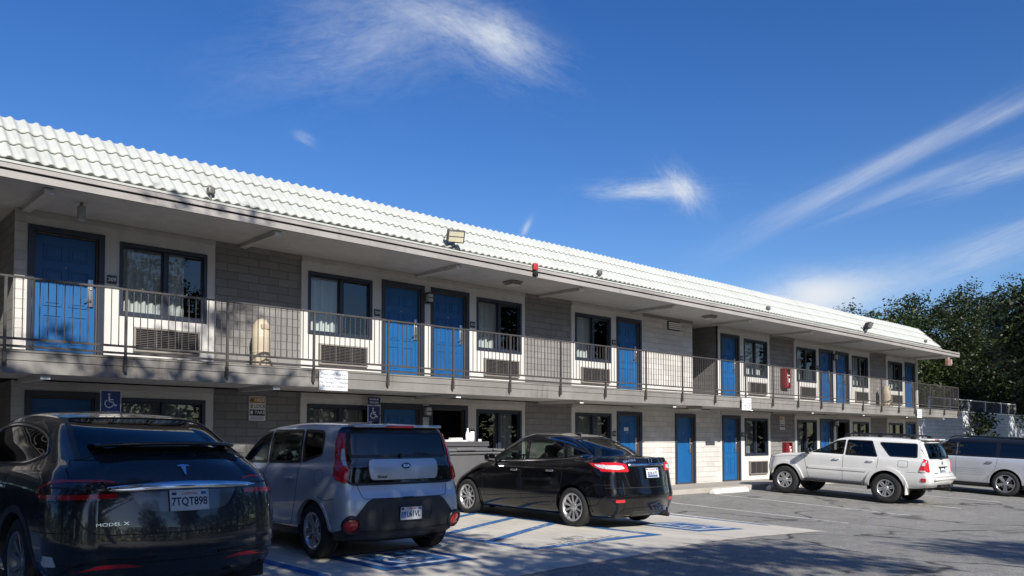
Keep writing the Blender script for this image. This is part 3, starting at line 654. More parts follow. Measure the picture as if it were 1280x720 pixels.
# signs ----------------------------------------------------------------------
M_sign_white = mat('sign_white', (.72, .74, .76), .45, var=.04); M_sign_blue = mat('sign_blue', (.015, .03, .16), .4, var=.05); M_ink = mat('sign_ink', (.05, .06, .09), .6); M_sign_gold = mat('sign_gold', (.42, .24, .05), .45); M_sign_navy = mat('sign_navy', (.012, .016, .05), .45)
def warn(x, label, w=.58, h=.36, z=2.52, txt=True):
    y = YE - .075; m = MB(); m.rbox(x - w / 2, x + w / 2, y, y + .006, z - h / 2, z + h / 2, .003)
    lines = ['Please Lock Your Car', 'We are not Responsible', 'For Damage To Vehicles', 'Or Loss of Contents']
    for i, s in enumerate(lines): add_text(m, s, face_neg_y(x, y - .001, z + h * (.31 - .2 * i)), .057, 1, shear=.1)
    for sx in (-1, 1): m.lathe([(0, 0), (.008, .001), (.008, .004)], 8, 1, Matrix.Translation((x + sx * (w / 2 - .02), y, z + h / 2 - .02)) @ Matrix.Rotation(PI / 2, 4, 'X'))
    tag(m.build('warning_sign', [M_sign_white, M_ink]), label, 'sign', 'car lock notices on the balcony edge')
warn(7.56, 'white lock your car notice on the balcony edge above the silver hatchback'); warn(21.35, 'white notice on the balcony edge above the ground floor blue doors', .52, .36, 2.5); warn(34.3, 'white notice on the balcony edge at the far right end', .5, .34, 2.5)
def hide(x, label, z=2.05):
    w, h = .33, .46; y = YF + .03; m = MB(); m.rbox(x - w / 2, x + w / 2, y, y + .006, z - h / 2, z + h / 2, .003)
    m.box(x - w * .46, x + w * .46, y - .002, y, z + h * .22, z + h * .46, 1); m.box(x - w * .46, x + w * .46, y - .002, y, z - h * .30, z - h * .05, 2)
    add_text(m, 'HIDE', face_neg_y(x + .05, y - .003, z + h * .34), .085, 0, bold=True); add_text(m, 'LOCK', face_neg_y(x + .05, y - .001, z + h * .085), .085, 3, bold=True); add_text(m, 'TAKE', face_neg_y(x + .05, y - .003, z - h * .165), .085, 0, bold=True)
    m.box(x - w * .40, x - w * .26, y - .003, y - .001, z + h * .28, z + h * .38, 3); m.box(x - w * .40, x - w * .28, y - .002, y, z + h * .0, z + h * .13, 1); m.tube([(x - w * .39, y - .001, z + h * .12), (x - w * .34, y - .001, z + h * .19), (x - w * .29, y - .001, z + h * .12)], .006, 5, 3)
    m.box(x - w * .41, x - w * .27, y - .003, y - .001, z - h * .24, z - h * .10, 0)
    for i in range(4): m.box(x - w * .4, x + w * .4, y - .001, y, z - h * (.345 + .035 * i) - .003, z - h * (.345 + .035 * i) + .003, 3)
    tag(m.build('safety_sign', [M_sign_white, M_sign_gold, M_sign_navy, M_ink]), label, 'sign', 'hide lock take signs')
hide(6.9, 'hide lock take sign on the near grey block pier above the dark car'); hide(26.42, 'hide lock take sign on the far block pier above the white SUV hood', 2.03)
def hc_sign(x, y, ztop, label, fine):
    t = thing('accessible_parking_sign', label, 'parking sign', (x, y, .12), group='accessible parking signs on posts')
    m = MB(); m.box(-.02, .02, .004, .04, 0, ztop - .16); m.build('post', M_grey_metal, t, False)
    m = MB(); w = .305; z1 = ztop - .12; z0 = z1 - .46
    if fine:
        m.rbox(-w / 2, w / 2, -.004, .003, z1 - .15, z1, .002, 0); add_text(m, 'MINIMUM', face_neg_y(0, -.0045, z1 - .045), .05, 1, bold=True); add_text(m, 'FINE $250', face_neg_y(0, -.0045, z1 - .108), .05, 1, bold=True); z1 -= .165; z0 = z1 - .56
    m.rbox(-w / 2, w / 2, -.004, .003, z0, z1, .002, 1); m.box(-w / 2 + .012, w / 2 - .012, -.006, -.004, z0 + .012, z1 - .012, 0)
    for P in isa_polys(): m.prism([((u - .52) * .25, z1 - .29 + (v) * .25) for u, v in P], lambda a, b, h: (a, -.007 - h * .0, b) if h == 0 else (a, -.0085, b), 1, 1)
    add_text(m, 'PARKING', face_neg_y(0, -.0075, z1 - .35), .055, 1, bold=True)
    if fine: add_text(m, 'ONLY', face_neg_y(0, -.0075, z1 - .44), .055, 1, bold=True)
    m.build('sign_panel', [M_sign_blue, M_sign_white], t, False)
hc_sign(4.02, 13.55, 2.23, 'blue wheelchair parking sign behind the dark car roof', False); hc_sign(9.28, 14.2, 2.33, 'blue wheelchair parking sign with fine notice above the silver hatchback', True)

# bins, extinguishers, cart ----------------------------------------------------
def dome_bin(x, y, label):
    t = thing('dome_bin', label, 'trash can', (x, y, DECK1), group='beige dome top trash cans')
    m = MB(); m.lathe([(.145, 0), (.165, .03), (.17, .62), (.175, .66), (.16, .68)], 28); m.lathe([(.171, .34), (.176, .345), (.176, .36), (.171, .365)], 28); m.build('bin_body', mat('beige_bin', (.50, .43, .32), .5, var=.1), t, False)
    m = MB(); m.lathe([(.175, .665), (.17, .74), (.145, .86), (.09, .95), (.0, .985)], 28); m.build('dome_lid', MATS['beige_bin'], t, False)
    m = MB(); m.rbox(-.08, .08, -.178, -.11, .76, .86, .02); m.build('flap', mat('bin_flap', (.4, .33, .24), .5), t, False)
    m = MB(); m.tube([(-.15, -.175, .02), (-.09, -.18, .16), (0, -.185, .22), (.09, -.18, .2), (.14, -.175, .06)], .014, 6); m.build('hose_shadow', M_iron, t, False)  # dark tube drawn in for the arc of a hose shadow
dome_bin(6.78, 14.14, 'beige dome top trash can on the near end of the upper walkway'); dome_bin(34.15, 14.12, 'beige dome top trash can at the far end of the upper walkway')
def exting(x, z, label, h=.7):
    t = thing('extinguisher_cabinet', label, 'fire extinguisher', (x, YF + .04, z), group='red fire extinguisher cabinets'); w = .44
    m = MB(); m.box(-w / 2, w / 2, -.16, 0, 0, .03); m.box(-w / 2, w / 2, -.16, 0, h - .03, h); m.box(-w / 2, -w / 2 + .03, -.16, 0, .03, h - .03); m.box(w / 2 - .03, w / 2, -.16, 0, .03, h - .03); m.box(-w / 2 + .03, w / 2 - .03, -.02, 0, .03, h - .03)
    m.box(-w / 2 + .03, -w / 2 + .2, -.158, -.15, .03, h - .03); m.build('cabinet', mat('cabinet_red', (.15, .010, .014), .4), t, False, .004)
    m = MB(); m.lathe([(.0, .06), (.065, .06), (.07, .1), (.07, h * .62), (.04, h * .74), (.02, h * .78), (.02, h * .86), (0, h * .86)], 16, 0, Matrix.Translation((.07, -.09, 0))); m.build('extinguisher', mat('ext_red', (.5, .03, .03), .3), t, False)
    m = MB(); m.box(.03, .13, -.165, -.16, h * .3, h * .5); m.box(-.02, .12, -.164, -.158, h * .62, h * .68); m.build('label_card', M_sign_white, t, False)
exting(26.55, 3.26, 'red fire extinguisher cabinet on the upper far block pier'); exting(26.62, .90, 'red fire extinguisher cabinet on the lower pier behind the white SUV', .46)
# grey bin, cart
t = thing('rolling_bin', 'large grey lidded rolling bin between the silver and black cars', 'bin', (10.45, 12.75, .09))
M_binp = mat('grey_bin_plastic', (.12, .12, .124), .55, var=.12, vscale=4, dirt=((.14, .14, .14), 2.5, .4))
m = MB(); m.add([(-.78, -.42, .16), (.62, -.42, .16), (.62, .42, .16), (-.78, .42, .16), (-.9, -.52, 1.08), (.75, -.52, 1.08), (.75, .52, 1.08), (-.9, .52, 1.08)], [(0, 3, 2, 1), (0, 1, 5, 4), (1, 2, 6, 5), (2, 3, 7, 6), (3, 0, 4, 7)]); m.box(-.94, .79, -.56, .56, 1.08, 1.13); m.build('bin_body', M_binp, t, False, .02)
m = MB(); m.rbox(-.95, .30, -.58, .56, 1.135, 1.20, .03); m.rbox(-.62, -.15, -.6, -.5, 1.15, 1.215, .02); m.build('lid', M_binp, t, False)
m = MB(); m.rbox(.32, 1.02, -.58, .56, 1.14, 1.19, .025, 0, Matrix.Rotation(R(4), 4, 'Y') @ Matrix.Translation((-.07, 0, .03))); m.build('lid', M_binp, t, False)
for sx in (-.6, .5):
    for sy in (-.35, .35): m = MB(); m.lathe([(0, -.03), (.08, -.03), (.08, .03), (0, .03)], 16, 0, Matrix.Translation((sx, sy, .08)) @ Matrix.Rotation(PI / 2, 4, 'X')); m.build('wheel', M_dark, t, False)
t = thing('orange_bag', 'orange and white bag hanging from the open end of the grey bin', 'bag', (11.33, 12.6, .95)); m = MB(); m.rbox(-.14, .2, -.16, .16, -.12, .14, .06); m.build('orange_cloth', mat('orange_cloth', (.6, .16, .05), .8, var=.3, vscale=12), t, False); m = MB(); m.rbox(.17, .30, -.13, .13, -.1, .16, .05); m.build('white_cloth', M_white, t, False)
t = thing('housekeeping_cart', 'dark grey housekeeping cart with a supply tray behind the grey bin', 'cart', (10.95, 13.75, .12))
m = MB(); m.box(-.75, .78, -.3, .3, .18, 1.2); m.box(-.78, .80, -.33, .33, 1.2, 1.25); m.box(-.78, .80, -.33, -.30, 1.25, 1.30); m.build('cart_body', mat('cart_grey', (.08, .08, .085), .5, var=.1), t, False, .01)
for sx in (-.6, .6): m = MB(); m.lathe([(0, -.03), (.09, -.03), (.09, .03), (0, .03)], 14, 0, Matrix.Translation((sx, -.2, .09)) @ Matrix.Rotation(PI / 2, 4, 'X')); m.build('wheel', M_dark, t, False)
M_wht_pl = mat('white_plastic', (.8, .8, .79), .35, var=.03)
def cart_item(nm, x, y, prof, label, cat, grp=None, mtl=None, n=16):
    m = MB(); m.lathe(prof, n, 0, Matrix.Translation((10.95 + x, 13.75 + y, 1.37))); tag(m.build(nm, mtl or M_wht_pl), label, cat, grp)
bot = [(0, 0), (.05, 0), (.052, .16), (.03, .21), (.018, .23), (.018, .27), (0, .27)]
cart_item('spray_bottle', .36, -.12, [(a, b * 1.25) for a, b in bot], 'tallest white bottle on the housekeeping cart', 'bottle'); cart_item('spray_bottle', .47, -.1, bot, 'white bottle right of the tallest one on the cart', 'bottle')
cart_item('cup_stack', .55, -.05, [(0, 0), (.035, 0), (.047, .1), (.047, .26), (.04, .27), (0, .27)], 'stack of white cups at the right of the cart bottles', 'cups'); cart_item('small_jar', .72, -.1, [(0, 0), (.04, 0), (.04, .09), (.03, .1), (0, .1)], 'small pale jar at the right end of the cart tray', 'jar')
for i, (x, hh) in enumerate(((-.25, .06), (-.08, .09), (.08, .13), (.2, .08))):
    m = MB(); m.rbox(10.95 + x - .09, 10.95 + x + .09, 13.55, 13.85, 1.37, 1.37 + hh, .025); tag(m.build('folded_towel', mat('towel_white', (.75, .75, .74), .95, bump=.5, bscale=90)), ['lowest folded white towel at the left of the cart tray', 'second white towel from the left on the cart tray', 'tallest folded white towel on the cart tray', 'white towel pile just left of the cart bottles'][i], 'towel', 'white towels on the cart')
m = MB(); m.box(17.76, 17.95, YF + .066, YF + .07, 1.70, 1.80, 0, None); tag(m.build('paper_slip', mat('pale_paper', (.55, .65, .78), .7)), 'pale paper slip stuck on a ground floor blue door', 'paper')
# wheel stops
def stop(x, y, label):
    z = gz(x, y); m = MB(); w = .9
    m.add([(-w, -.09, -.05), (w, -.09, -.05), (w, .09, -.05), (-w, .09, -.05), (-w + .03, -.085, .05), (w - .03, -.085, .05), (w - .03, .085, .05), (-w + .03, .085, .05), (-w + .1, -.045, .13), (w - .1, -.045, .13), (w - .1, .045, .13), (-w + .1, .045, .13)],
        [(0, 1, 5, 4), (1, 2, 6, 5), (2, 3, 7, 6), (3, 0, 4, 7), (4, 5, 9, 8), (5, 6, 10, 9), (6, 7, 11, 10), (7, 4, 8, 11), (8, 9, 10, 11)])
    o = m.build('wheel_stop', mat('white_stop', (.72, .70, .65), .85, var=.1, bump=.5, bscale=50, dirt=((.3, .28, .25), 5, .6)), None, bevel=.012); o.location = (x, y, z); tag(o, label, 'parking block', 'white concrete wheel stops')
stop(20.0, 12.62, 'white concrete wheel stop in front of the ground floor blue doors'); stop(22.95, 12.62, 'white concrete wheel stop under the nose of the white SUV')
# ================================================================== cars
def paint(name, col, metal=.0, rough=.32, flake=.0):
    m, nt, b, out = new_mat(name); tc = nt.node('ShaderNodeTexCoord').outputs['Object']
    n = nt.noise(tc, 2.2, 5, .6); dust = nt.noise(tc, 7, 6, .7)
    b1 = tuple(c * .94 for c in col); b2 = tuple(c * 1.06 for c in col)
    c = nt.ramp(n, [(.3, b1), (.7, b2)]); nt.put(b.inputs['Base Color'], c)
    b.inputs['Metallic'].default_value = metal; b.inputs['Specular IOR Level'].default_value = .15
    nt.put(b.inputs['Roughness'], nt.math('ADD', nt.math('MULTIPLY', dust, .12), rough - .06))
    b.inputs['Coat Weight'].default_value = 1.0; nt.put(b.inputs['Coat Roughness'], nt.math('MULTIPLY', dust, .07)); b.inputs['Coat IOR'].default_value = 1.5
    # inside of the shell reads as trim, not paint
    bf = nt.node('ShaderNodeNewGeometry').outputs['Backfacing']; d = nt.node('ShaderNodeBsdfDiffuse', {'Color': (.05, .05, .052, 1)})
    mx = nt.node('ShaderNodeMixShader', {0: bf}); nt.l.new(b.outputs[0], mx.inputs[1]); nt.l.new(d.outputs[0], mx.inputs[2]); nt.l.new(mx.outputs[0], out.inputs[0])
    return m
M_rubber = mat('tyre_rubber', (.018, .018, .019), .85, var=.25, vscale=9, bump=.2)
M_blackpl = mat('black_plastic', (.014, .014, .015), .35, var=.15)
M_seal = mat('window_seal', (.008, .008, .009), .4)
M_greypl = mat('textured_plastic', (.028, .030, .034), .6, var=.12, bump=.15, bscale=300)
M_chrome = mat('chrome', (.72, .73, .75), .12, 1.0, var=.02)
M_alloy = mat('alloy_silver', (.56, .57, .58), .32, .75, var=.08)
M_gap = mat('panel_gap', (.004, .004, .004), .8)
M_under = mat('underbody', (.012, .012, .012), .9)
M_seat = mat('seat_cloth', (.035, .035, .038), .9)
M_red = mat('lamp_red', (.52, .012, .016), .12, coat=1.0, var=.15, vscale=18)
M_reddark = mat('lamp_red_dark', (.10, .006, .010), .15, coat=1.0, var=.2, vscale=12)
M_clear = mat('lamp_clear', (.62, .62, .64), .18, .2, coat=1.0, var=.3, vscale=60)
M_lampblk = mat('lamp_smoked', (.02, .016, .018), .12, coat=1.0)
M_plate = mat('plate_white', (.62, .65, .68), .4, var=.04); M_plateink = mat('plate_ink', (.012, .02, .09), .5); M_platered = mat('plate_script', (.42, .03, .05), .5); M_plateblue = mat('plate_sticker', (.02, .12, .42), .5)
M_tint = glass_mat('tinted_car_glass', (.035, .037, .04), 1.62); M_cglass = glass_mat('car_glass', (.42, .48, .46), 1.5)
M_tint_mid = glass_mat('mid_tint_glass', (.14, .15, .155), 1.55)
M_mblack = glass_mat('dark_privacy_glass', (.012, .013, .016), 1.7)

def pchip(xk, yk, xq):
    xk = np.asarray(xk, float); yk = np.asarray(yk, float); h = np.diff(xk); sh = (-1,) + (1,) * (yk.ndim - 1)
    d = np.diff(yk, axis=0) / h.reshape(sh); m = np.zeros_like(yk)
    w1 = (2 * h[1:] + h[:-1]).reshape(sh); w2 = (h[1:] + 2 * h[:-1]).reshape(sh)
    with np.errstate(divide='ignore', invalid='ignore'):
        hm = (w1 + w2) / (w1 / d[:-1] + w2 / d[1:])
    m[1:-1] = np.where(d[:-1] * d[1:] > 0, hm, 0); m[0] = d[0]; m[-1] = d[-1]
    i = np.clip(np.searchsorted(xk, xq, side='right') - 1, 0, len(xk) - 2); t = ((xq - xk[i]) / h[i]).reshape(sh); H = h[i].reshape(sh)
    return (1 + 2 * t) * (1 - t) ** 2 * yk[i] + t * (1 - t) ** 2 * H * m[i] + t * t * (3 - 2 * t) * yk[i + 1] + t * t * (t - 1) * H * m[i + 1]

NR, NC, NS, NCF, NF = 40, 20, 160, 12, 12
def ring(z, xr, xf, w, br=.08, bf=.15, rr=(.25, .22), rf=(.4, .3), wr=.97, wf=.95):
    wr *= w; wf *= w; rr = (rr[0], min(rr[1], wr * .9)); rf = (rf[0], min(rf[1], wf * .9))
    P = []
    yR = wr - rr[1]
    for s in np.linspace(0, 1, NR, endpoint=False): P.append((xr + br * s * s, yR * s))
    for th in np.linspace(0, PI / 2, NC, endpoint=False): P.append((xr + br + rr[0] * (1 - math.cos(th)), yR + rr[1] * math.sin(th)))
    xa, xb = xr + br + rr[0], xf - bf - rf[0]
    for s in np.linspace(0, 1, NS, endpoint=False):
        y = wr + (wf - wr) * s + 4 * s * (1 - s) * (w - (wr + wf) / 2); P.append((xa + (xb - xa) * s, y))
    yF = wf - rf[1]
    for th in np.linspace(0, PI / 2, NCF, endpoint=False): P.append((xb + rf[0] * math.sin(th), yF + rf[1] * math.cos(th)))
    for s in np.linspace(1, 0, NF): P.append((xf - bf * s * s, yF * s))
    P = np.array(P)
    Z = np.full(len(P), z, float) if np.isscalar(z) else pchip([q[0] for q in z], [q[1] for q in z], np.clip(P[:, 0], z[0][0], z[-1][0]))
    return np.column_stack([P, Z])

def rpoly(pts, seg=6, step=.012):
    """polygon with rounded corners [(a,b,r)...] resampled evenly"""
    out = []; n = len(pts)
    for i in range(n):
        p = Vector(pts[i][:2]); r = pts[i][2] if len(pts[i]) > 2 else 0
        a = Vector(pts[i - 1][:2]); b = Vector(pts[(i + 1) % n][:2])
        if r <= 0: out.append(p); continue
        ra = min(r, (a - p).length * .48); rb = min(r, (b - p).length * .48); A = p + (a - p).normalized() * ra; B = p + (b - p).normalized() * rb
        for k in range(seg + 1): t = k / seg; out.append(A * (1 - t) ** 2 + p * 2 * t * (1 - t) + B * t * t)
    return resample(out, step, True)
def resample(pts, step, closed):
    pts = [Vector(p) for p in pts]; out = []; n = len(pts)
    for i in range(n if closed else n - 1):
        a, b = pts[i], pts[(i + 1) % n]; k = max(1, int(round((b - a).length / step)))
        out += [a + (b - a) * (j / k) for j in range(k)]
    if not closed: out.append(pts[-1])
    return np.array([tuple(p) for p in out])

class Body:
    def __init__(s, rings, sub):
        rings = np.array(rings); K = len(rings); q = []
        for i in range(K - 1): n_ = int(round(sub[i] * 1.45)); q += [i + j / n_ for j in range(n_)]
        q.append(K - 1); G = pchip(np.arange(K), rings, np.array(q, float)); Rn, M = G.shape[:2]
        L = G; Rr = G[:, 1:-1].copy(); Rr[:, :, 1] *= -1
        Fg = np.concatenate([L, Rr[:, ::-1]], axis=1); C = Fg.shape[1]
        s.V = Fg.reshape(-1, 3).copy(); idx = np.arange(Rn * C).reshape(Rn, C)
        a = idx[:-1]; b = idx[1:]; nx = np.roll(np.arange(C), -1)
        F = np.stack([a, b, b[:, nx], a[:, nx]], axis=-1).reshape(-1, 4)
        top = [(idx[-1, i], idx[-1, (C - i) % C], idx[-1, C - i - 1], idx[-1, i + 1]) for i in range(0, M - 1)]
        bot = [(idx[0, i], idx[0, i + 1], idx[0, C - i - 1], idx[0, (C - i) % C]) for i in range(0, M - 1)]
        s.F = np.array(list(F) + [t for t in top if len(set(t)) == 4] + [t for t in bot if len(set(t)) == 4])
        s.label = np.array(['body'] * len(s.F), dtype=object); s.locked = np.zeros(len(s.V), bool)
        s.mkbvh()
    def mkbvh(s):
        tri = np.concatenate([s.F[:, [0, 1, 2]], s.F[:, [0, 2, 3]]]); P = s.V[tri]; fn = np.cross(P[:, 1] - P[:, 0], P[:, 2] - P[:, 0])
        s.N = np.zeros_like(s.V)
        for k in range(3): np.add.at(s.N, tri[:, k], fn)
        s.N /= np.linalg.norm(s.N, axis=1, keepdims=True) + 1e-12
        c = s.V.mean(0)
        if np.sum((s.V - c) * s.N) < 0: s.N *= -1; s.F = s.F[:, ::-1]; tri = tri[:, ::-1]
        s.tri = tri; s.V0 = s.V.copy(); s.bvh = BVHTree.FromPolygons([tuple(v) for v in s.V], [tuple(map(int, t)) for t in tri])
    def hit(s, a, b, mode, side=1):
        if mode == 'side': o, d = Vector((a, 5 * side, b)), Vector((0, -side, 0))
        elif mode == 'rear': o, d = Vector((-4, a, b)), Vector((1, 0, 0))
        elif mode == 'top': o, d = Vector((a, b, 5)), Vector((0, 0, -1))
        else: o, d = Vector((9, a, b)), Vector((-1, 0, 0))
        loc, n, i, dist = s.bvh.ray_cast(o, d)
        if mode in ('rear', 'side'):      # outside the silhouette: slide in, then a little further off the turn
            ax = 1 if mode == 'rear' else 2; st = .006 if mode == 'rear' else .005; k = 0
            while loc is None and k < 80:
                o[ax] -= math.copysign(st, o[ax]); loc, n, i, dist = s.bvh.ray_cast(o, d); k += 1
            k = 0
            while loc is not None and k < (16 if mode == 'rear' else 9) and (s.N[s.tri[i]][:, 0].mean() > -.30 if mode == 'rear' else (abs(s.N[s.tri[i]][:, 1].mean()) < .42 and o.z > .9)):
                o[ax] -= math.copysign(st, o[ax]); loc, n, i, dist = s.bvh.ray_cast(o, d); k += 1
        if loc is None:
            loc, n, i, dist = s.bvh.find_nearest(o + d * (3 if mode != 'top' else 3.5))
        t = s.tri[i]; A, B, C = s.V0[t]; p = np.array(loc); v0, v1, v2 = B - A, C - A, p - A
        d00, d01, d11, d20, d21 = v0 @ v0, v0 @ v1, v1 @ v1, v2 @ v0, v2 @ v1; den = d00 * d11 - d01 * d01 + 1e-15
        v = (d11 * d20 - d01 * d21) / den; w = (d00 * d21 - d01 * d20) / den
        nn = s.N[t[0]] * (1 - v - w) + s.N[t[1]] * v + s.N[t[2]] * w
        return p, nn / (np.linalg.norm(nn) + 1e-12)
    def proj(s, V, mode):
        return {'side': V[:, [0, 2]], 'rear': V[:, [1, 2]], 'top': V[:, [0, 1]], 'front': V[:, [1, 2]]}[mode]
    def cut(s, name, poly, mode, side=0, lim=None, tol=.015, over=('body',)):
        P = np.asarray(poly, float)[:, :2]
        nv = {'side': np.abs(s.N[:, 1]) > .22, 'rear': s.N[:, 0] < -.12, 'top': s.N[:, 2] > .25, 'front': s.N[:, 0] > .12}[mode]
        if side: nv &= (s.V[:, 1] * side > 0)
        if lim is not None: nv &= lim(s.V)
        lo, hi = P.min(0) - .05, P.max(0) + .05; Q = s.proj(s.V, mode)
        nv &= (Q[:, 0] > lo[0]) & (Q[:, 0] < hi[0]) & (Q[:, 1] > lo[1]) & (Q[:, 1] < hi[1])
        ids = np.nonzero(nv & ~s.locked)[0]
        if len(ids):
            d, near = dist_poly(P, Q[ids]); m = d < tol
            for i, c in zip(ids[m], near[m]):
                if mode == 'side': p, _ = s.hit(c[0], c[1], 'side', 1 if s.V[i, 1] > 0 else -1)
                else: p, _ = s.hit(c[0], c[1], mode)
                if np.linalg.norm(p - s.V[i]) < .12: s.V[i] = p; s.locked[i] = True
        cen = s.V[s.F].mean(1); ok = nv[s.F].all(1) & np.isin(s.label, over)
        fi = np.nonzero(ok)[0]; ins = inpoly(P, s.proj(cen[fi], mode)); s.label[fi[ins]] = name
    def emit(s, name, label, m, parent, inset=0.0, sel=None, thick=0):
        k = s.label == label
        if sel is not None: k &= sel(s.V[s.F].mean(1))
        F = s.F[k]
        if not len(F): return None
        u, inv = np.unique(F, return_inverse=True); F2 = inv.reshape(F.shape); V = s.V[u] + s.N[u] * inset
        me = bpy.data.meshes.new(name); me.from_pydata(V.tolist(), [], F2.tolist())
        for x in (m if isinstance(m, (list, tuple)) else [m]): me.materials.append(x)
        me.polygons.foreach_set('use_smooth', [True] * len(F2)); me.update(); me.normals_split_custom_set_from_vertices(s.N[u].tolist())
        o = bpy.data.objects.new(name, me); COL.objects.link(o); setp(o, parent, False); return o
    def pts(s, P, mode, side, off):
        V, N = [], []
        for a, b in P: p, n = s.hit(a, b, mode, side); V.append(p + n * off); N.append(n)
        return V, N
    def panel(s, mb, poly, mode, side=1, off=.004, mi=0, step=.035, skirt=.012, dome=0.0):
        P = np.asarray(poly)[:, :2]; n = len(P); pts = [Vector(p) for p in P]; lo, hi = P.min(0), P.max(0)
        Q = np.array([(x, y) for x in np.arange(lo[0] + step / 2, hi[0], step) for y in np.arange(lo[1] + step / 2, hi[1], step)])
        if len(Q):
            d, _ = dist_poly(P, Q); Q = Q[inpoly(P, Q) & (d > step * .3)]; pts += [Vector(q) for q in Q]
        v, e, f, *_ = delaunay_2d_cdt(pts, [(i, (i + 1) % n) for i in range(n)], [], 1, 1e-6)
        V, N = s.pts([tuple(p) for p in v], mode, side, off)
        if dome:
            d, _ = dist_poly(P, np.array([tuple(p) for p in v])); d = np.clip(d / (min(hi - lo) * .5), 0, 1)
            V = [p + nn * dome * math.sqrt(max(0, 1 - (1 - t) ** 2)) for p, nn, t in zip(V, N, d)]
        fs = []
        for q in f:
            a, b, c = (np.array(V[i]) for i in q[:3]); ok = np.cross(b - a, c - a) @ N[q[0]] > 0; fs.append(tuple(q) if ok else tuple(reversed(q)))
        mb.add(V, fs, mi, True)
        V0, N0 = s.pts(P, mode, side, off); V1 = [p - nn * (off + skirt) for p, nn in zip(V0, N0)]
        mb.add(V0 + V1, [(i, (i + 1) % n, n + (i + 1) % n, n + i) for i in range(n)], mi, False)
    def strip(s, mb, line, mode, side=1, w=(.01, .01), off=.003, mi=0, closed=True, step=.02, depth=.006):
        P = resample(line, step, closed) if not isinstance(line, np.ndarray) else line
        n = len(P); A, B = [], []
        for i in range(n):
            p0 = P[i - 1] if (closed or i) else P[i]; p1 = P[(i + 1) % n] if (closed or i < n - 1) else P[i]
            t = np.array(p1) - np.array(p0); t /= np.linalg.norm(t) + 1e-9; nn = np.array((-t[1], t[0])); A.append(P[i] + nn * w[0]); B.append(P[i] - nn * w[1])
        VA, NA = s.pts(A, mode, side, off); VB, NB = s.pts(B, mode, side, off)
        VA2 = [p - q * (off + depth) for p, q in zip(VA, NA)]; VB2 = [p - q * (off + depth) for p, q in zip(VB, NB)]
        m = n if closed else n - 1; fs = []
        for i in range(m):
            j = (i + 1) % n; fs += [(i, j, n + j, n + i), (2 * n + i, 2 * n + j, j, i), (n + i, n + j, 3 * n + j, 3 * n + i)]
        mb.add(VA + VB + VA2 + VB2, fs, mi, False)
    def frame(s, x, y, z):   # local frame on the rear face at (y,z): text x -> -y side, normal outwards
        p, n = s.hit(y, z, 'rear'); n = Vector(n); r = Vector((0, -1, 0)); r = (r - n * r.dot(n)).normalized(); u = n.cross(r)
        M = Matrix((( r.x, u.x, n.x, p[0]), (r.y, u.y, n.y, p[1]), (r.z, u.z, n.z, p[2]), (0, 0, 0, 1))); return M

def wheel(parent, x, y, r, w, rimr, style, spin=0.0, mrim=None, mback=None):
    side = 1 if y > 0 else -1
    M = Matrix.Translation((x, y, r)) @ Matrix.Rotation(-side * PI / 2, 4, 'X') @ Matrix.Rotation(spin, 4, 'Z')   # local +Z outwards
    h = w / 2; t = MB()
    t.lathe([(rimr, -h * .9), (rimr + .02, -h), (r - .05, -h * 1.02), (r - .012, -h * .86), (r, -h * .6), (r, -h * .28), (r - .007, -h * .26), (r - .007, -h * .2), (r, -h * .18), (r, h * .18), (r - .007, h * .2), (r - .007, h * .26), (r, h * .28), (r, h * .6), (r - .012, h * .86), (r - .05, h * 1.02), (rimr + .02, h), (rimr, h * .9)], 56, 0, M)
    ty = t.build('wheel', M_rubber, parent, False)
    k = MB()
    k.lathe([(rimr + .004, h * .92), (rimr - .006, h * .97), (rimr - .022, h * .88), (rimr - .03, h * .3), (rimr - .035, -h * .8)], 48, 0, M)
    k.lathe([(rimr - .03, h * .05), (.02, h * .02)], 40, 1, M)       # shadowed brake side
    k.lathe([(rimr * .62, h * .12), (rimr * .6, h * .16), (.05, h * .16)], 32, 2, M)
    n, wi, wo, kind = style
    for i in range(n):
        a = 2 * PI * i / n
        offs = (-.11, .11) if kind == 'twin' else (0,)
        for o in offs:
            aa = a + o * (5 / n)
            T = M @ Matrix.Rotation(aa, 4, 'Z'); r0, r1 = .045, rimr - .012; zc0, zc1 = h * .62, h * .80
            tw = .10 if kind == 'swirl' else 0.0
            yo = 0
            vs = [(r0, -wi, zc0), (r1, -wo + tw * rimr, zc1), (r1, wo + tw * rimr, zc1), (r0, wi, zc0), (r0, -wi * 1.1, zc0 - .05), (r1, -wo * 1.1 + tw * rimr, zc1 - .06), (r1, wo * 1.1 + tw * rimr, zc1 - .06), (r0, wi * 1.1, zc0 - .05)]
            k.add([T @ Vector(q) for q in vs], [(0, 1, 2, 3), (1, 0, 4, 5), (3, 2, 6, 7), (2, 1, 5, 6), (0, 3, 7, 4)], 0)
            if kind == 'ridge':
                k.add([T @ Vector(q) for q in ((r0 + .02, -.006, zc0 + .004), (r1 - .02, -.006, zc1 + .004), (r1 - .02, .006, zc1 + .004), (r0 + .02, .006, zc0 + .004))], [(0, 1, 2, 3)], 1)
    k.lathe([(.0, h * .78), (.035, h * .76), (.06, h * .68), (.075, h * .58), (.075, h * .2)], 24, 0, M)
    for i in range(5):
        a = 2 * PI * (i + .5) / 5; k.lathe([(0, h * .70), (.009, h * .69), (.009, h * .6)], 6, 1, M @ Matrix.Translation((.055 * math.cos(a), .055 * math.sin(a), 0)))
    k.build('rim', [mrim or M_alloy, mback or M_under, mat('brake_disc', (.2, .19, .18), .45, .6)], ty, False)

